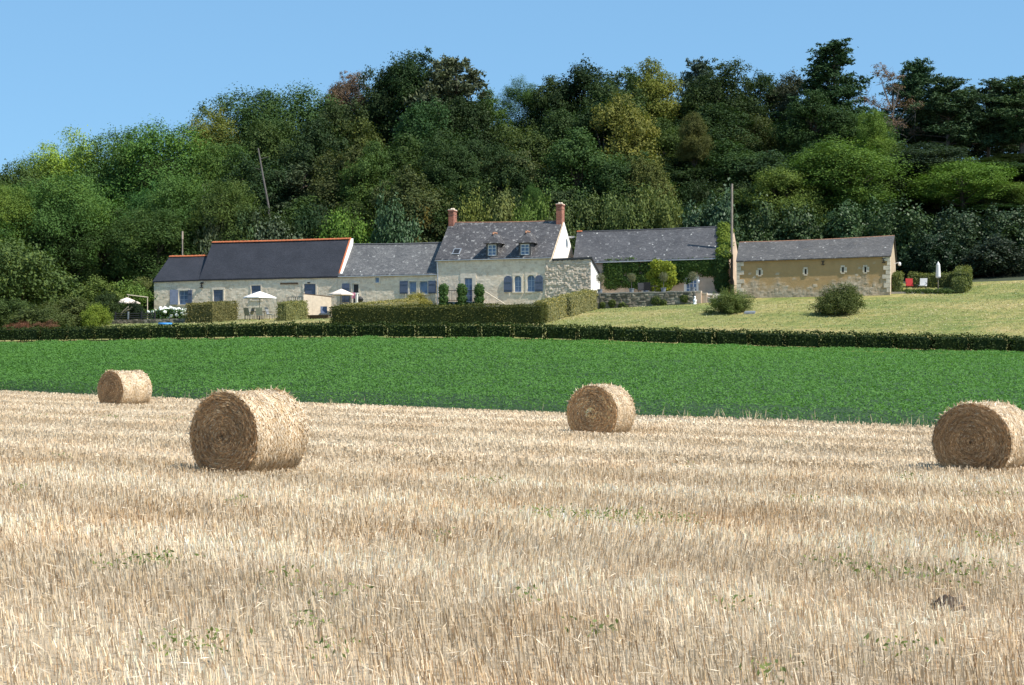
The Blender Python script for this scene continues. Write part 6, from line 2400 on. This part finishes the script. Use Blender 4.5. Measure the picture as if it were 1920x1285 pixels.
# wooden screen
v = -2.6
root, off = start('wooden_screen', 'pale wooden garden screen in front of the cottage door', 'screen', 585, 592, v)
s0, s1 = fu(569.5, v), fu(599.5, v)
v = -3.5
s0, s1 = fu(569.5, v), fu(599.5, v)
nb = 3
sv = lambda u: v + (u - s0) * .95
s1 = s0 + (s1 - s0) * 1.22
for i in range(nb):
    a = s0 + (s1 - s0) * i / nb
    b_ = s0 + (s1 - s0) * (i + 1) / nb - .012
    za_ = fp(585, 593, v)[1]
    zb_ = fp(585, 552 + 4.5 * i / nb, v)[1]
    zc_ = fp(585, 552 + 4.5 * (i + 1) / nb, v)[1]
    mb = MB(off)
    mb.hexa([(a, sv(a) - .02, za_), (b_, sv(b_) - .02, za_), (b_, sv(b_) + .02, za_), (a, sv(a) + .02, za_)], [(a, sv(a) - .02, zb_), (b_, sv(b_) - .02, zc_), (b_, sv(b_) + .02, zc_), (a, sv(a) + .02, zb_)])
    mb.build('panel', M['wood_pale'], root)
mb = MB(off)
ze, zf_ = fp(585, 552, v)[1] + .005, fp(585, 556.8, v)[1] + .005
lo = [(s0 - .05, sv(s0) - .05, ze), (s1 + .2, sv(s1 + .2) - .05, zf_), (s1 + .2, sv(s1 + .2) + .05, zf_), (s0 - .05, sv(s0) + .05, ze)]
mb.hexa(lo, [(p[0], p[1], p[2] + .07) for p in lo])
mb.build('top_rail', M['wood_dark'], root)


def railing(label, px0, px1, py0, py1, v, nbar, material='iron'):
    root, off = start('railing', label, 'railing', (px0 + px1) / 2, py1, v)
    a, b_ = fu(px0, v), fu(px1, v)
    z0_, z1_ = fp((px0 + px1) / 2, py1, v)[1], fp((px0 + px1) / 2, py0, v)[1]
    mb = MB(off)
    mb.bar((a, v, z1_), (b_, v, z1_), .025, .025, 5)
    mb.bar((a, v, z0_ + .1), (b_, v, z0_ + .1), .02, .02, 5)
    mb.build('rail', M[material], root)
    for i in range(nbar + 1):
        u = a + (b_ - a) * i / nbar
        m1 = MB(off)
        m1.bar((u, v, z0_ - .3), (u, v, z1_), .014 if i % 4 else .03, .014 if i % 4 else .03, 5)
        m1.build('bar', M[material], root)


railing('black railing beside the lintel and the cottage door', 540, 568, 557, 580, -1.6, 8)
railing('railing with upright bars at the wing doorway behind the cream parasol', 638, 668, 554, 580, -1.7, 14)
# pale post with a pink towel, black kettle barbecue
u, z = fp(669, 580, -1.9)
root = farm('post', 'pale post at the end of the wing railing', 'post', u, -1.9, z)
mb = MB((u, -1.9, z))
mb.box(u - .08, u + .08, -1.98, -1.82, z - .4, fp(669, 551, -1.9)[1])
mb.box(u - .11, u + .11, -2.01, -1.79, fp(669, 551, -1.9)[1], fp(669, 549.5, -1.9)[1])
mb.build('shaft', M['white_render'], root)
u, z = fp(663, 560, -1.75)
mb = MB((u, -1.75, z))
zt_ = fp(663, 549.5, -1.75)[1]
for i in range(6):
    a = u - .16 + .055 * i
    mb.hexa([(a, -1.80 - .02 * (i % 2), z + .03 * (i % 2)), (a + .055, -1.80 - .02 * ((i + 1) % 2), z), (a + .055, -1.77, z), (a, -1.77, z)],
            [(a, -1.78, zt_ + .02), (a + .055, -1.78, zt_ + .02), (a + .055, -1.74, zt_ + .02), (a, -1.74, zt_ + .02)])
x, y = world(u, -1.75)
mb.build('towel', M['pink_cloth'], None, (x, y, z), -TH, label='pink towel hanging over the wing railing', cat='towel')
u, z = fp(675, 578, -1.6)
root = farm('barbecue', 'black kettle barbecue next to the pale post by the wing', 'barbecue', u, -1.6, z)
o_ = (u, -1.6, z)
mb = MB(o_)
zk = fp(675, 563, -1.6)[1]
mb.lathe(u, -1.6, [(.06, zk - .22), (.2, zk - .14), (.27, zk), (.275, zk + .02)], 12)
mb.build('bowl', M['iron'], root, smooth=True)
mb = MB(o_)
mb.lathe(u, -1.6, [(.28, zk + .022), (.25, zk + .16), (.13, zk + .26), (.03, zk + .29), (.03, zk + .33)], 12)
mb.build('lid', M['iron'], root, smooth=True)
for k in range(3):
    a = k * 2.094 + .5
    mb = MB(o_)
    mb.bar((u + .28 * math.cos(a), -1.6 + .28 * math.sin(a), z - .3), (u + .12 * math.cos(a), -1.6 + .12 * math.sin(a), zk - .15), .015, .015, 5)
    mb.build('leg', M['iron'], root)
u, z = at_v(607, -4.0)
garden_chair('blue chair half hidden between the wooden screen and the hedge enclosure', u, -4.0, z, M['blue_paint'], .4)
# low timber edge of the terrace beside the screen
u0_, u1_ = fu(578, -5.2), fu(616, -5.2)
z_ = fp(597, 592, -5.2)[1]
root = farm('terrace_edge', 'low dark timber edging under the wooden screen', 'edging', u0_, -5.2, z_)
mb = MB((u0_, -5.2, z_))
mb.box(u0_, u1_, -5.28, -5.18, z_ - .5, z_)
mb.box(u0_ - .02, u1_ + .02, -5.32, -5.0, z_ + .002, z_ + .05)
mb.build('board', M['wood_dark'], root)

# hydrangeas
v = -4.6
ua, ub = fu(288, v), fu(346, v)
za_ = gz(*world((ua + ub) / 2, v)) + .0
rg = np.random.default_rng(77)
for i in range(5):
    u = ua + (ub - ua) * (i + .5) / 5
    xx, yy = world(u, v)
    zg = gz(xx, yy)
    root = thing('hydrangea', ('hydrangea bush at the outer end of the white flower bed', 'second hydrangea bush from the garden end of the flower bed', 'middle hydrangea bush above the blue paddling pool', 'hydrangea bush beneath the shuttered cottage window', 'hydrangea bush touching the clipped hedge block')[i], 'hydrangea', (xx, yy, zg), -TH, 'white hydrangeas along the cottage wall')
    ztop = fp(300 + 12 * i, 579 - (i > 1) * 1.5, v)[1] - zg
    k = 1500
    C = np.stack([rg.normal(0, .33, k), rg.normal(0, .33, k), rg.uniform(.05, max(ztop - .1, .6), k)], 1)
    vv_, qq_ = leaf_quads(rg, C, sphere_dirs(rg, k) + np.array([0, -.3, .6]), rg.uniform(.1, .18, k), .7)
    link('foliage', mesh_np('hydrangea_leaves', vv_, qq_, material=M['leaf'], attrs={'tint': np.repeat(rg.uniform(.2, .8, k), 4)}), root, color=(0.06, 0.12, 0.03))
    for j in range(17):
        mb = MB()
        c = (rg.normal(0, .30), -.12 + rg.normal(0, .22), rg.uniform(.25, 1) * ztop)
        rr_ = rg.uniform(.11, .17)
        mb.lathe(c[0], c[1], [(rr_ * .3, c[2] - rr_ * .9), (rr_ * .9, c[2] - rr_ * .5), (rr_ * 1.05, c[2]), (rr_ * .8, c[2] + rr_ * .6), (rr_ * .3, c[2] + rr_ * .85)], 8)
        pv = np.array(mb.v)
        pv += rg.normal(0, .018, pv.shape)
        mb.v = [tuple(p) for p in pv]
        mb.build('flower_head', M['petal'], root)

# paddling pool, low dark wall, fence, pergola frame, deck chair, flagstone
x, y, z = hit(310, 610)
root = thing('paddling_pool', 'small blue paddling pool on the grass below the hydrangeas', 'paddling pool', (x, y, z))
mb = MB()
mb.lathe(0, 0, [(.50, 0), (.56, .05), (.56, .12), (.52, .18), (.46, .17), (.44, .06), (.42, .05)], 18)
mb.build('ring', M['blue_plastic'], root, smooth=True)
v = -9.5
root, off = start('low_wall', 'low dark stone wall at the edge of the garden below the cream parasol', 'wall', 250, 610, v)
a, b_ = fu(162, v), fu(352, v)
zA, zB = gz(*world(a, v)), gz(*world(b_, v))
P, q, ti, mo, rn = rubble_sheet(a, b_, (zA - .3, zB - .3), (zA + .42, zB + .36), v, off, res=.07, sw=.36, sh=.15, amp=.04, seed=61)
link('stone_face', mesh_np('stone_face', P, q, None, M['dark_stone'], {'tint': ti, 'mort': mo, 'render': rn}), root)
mb = MB(off)
mb.hexa([(a, v + .01, zA - .3), (b_, v + .01, zB - .3), (b_, v + .4, zB - .3), (a, v + .4, zA - .3)], [(a, v - .02, zA + .425), (b_, v - .02, zB + .365), (b_, v + .4, zB + .365), (a, v + .4, zA + .425)])
mb.build('wall_core', M['concrete'], root)
v = -9.2
root, off = start('garden_fence', 'low dark rail fence with posts on top of the low garden wall', 'fence', 245, 600, v)
a, b_ = fu(192, v), fu(290, v)
zA, zB = gz(*world(a, v)) + .4, gz(*world(b_, v)) + .36
for k in range(3):
    m1 = MB(off)
    m1.bar((a, v, zA + .12 + .17 * k), (b_, v, zB + .12 + .17 * k), .028, .028, 5)
    m1.build('rail', M['iron'], root)
for k in range(5):
    u = a + (b_ - a) * k / 4
    zz = zA + (zB - zA) * k / 4
    m1 = MB(off)
    m1.box(u - .05, u + .05, v - .05, v + .05, zz - .05, zz + .62)
    m1.build('post', M['zinc'] if k in (0, 2) else M['iron'], root)
v = -3.0
root, off = start('pergola_frame', 'slim pale swing frame behind the cream parasol in the cottage garden', 'frame', 258, 590, v)
a, b_ = fu(241, v), fu(276.5, v)
za_, zb_ = fp(241, 553.5, v)[1], fp(276, 558.5, v)[1]
for (u, zz) in ((a, za_), (b_, zb_)):
    m1 = MB(off)
    m1.bar((u, v, gz(*world(u, v)) - .1), (u, v, zz), .035, .035, 6)
    m1.build('post', M['wood_pale'], root)
m1 = MB(off)
m1.bar((a - .15, v, za_ + .03), (b_ + .05, v, zb_ + .03), .045, .045, 6)
m1.build('crossbar', M['wood_pale'], root)
v = -7.0
u, z = at_v(233, v)
x, y = world(u, v)
root = thing('deck_chair', 'pale wooden deck chair under the cream parasol beyond the cottage end', 'deck chair', (x, y, z), -TH)
for sx in (-.3, .3):
    m1 = MB()
    m1.bar((-.75, sx, .35), (.55, sx, 1.35), .035, .035, 6)
    m1.build('side_rail', M['wood_pale'], root)
    m1 = MB()
    m1.bar((-.7, sx, -.03), (.15, sx, 1.02), .03, .03, 6)
    m1.build('leg', M['wood_pale'], root)
m1 = MB()
lo = [(-.74, -.28, .34), (.5, -.28, 1.30), (.5, .28, 1.30), (-.74, .28, .34)]
m1.hexa([(p[0], p[1], p[2] - .06 - .1 * (abs(p[0]) < .6)) for p in lo], [(p[0], p[1], p[2] - .04 - .1 * (abs(p[0]) < .6)) for p in lo])
m1.build('sling', M['canvas'], root)
x, y, z = hit(1405, 588)
mb = MB()
mb.hexa([(-.45, -.5, -.05), (.3, -.5, -.05), (.55, .6, .05), (-.2, .6, .05)], [(-.45, -.5, .05), (.3, -.5, .06), (.5, .55, .2), (-.2, .55, .19)])
mb.build('slate_slab', M['pot_grey'], None, (x, y, z), 0, label='flat grey slab in the grass beside the yellow green shrub', cat='slab')
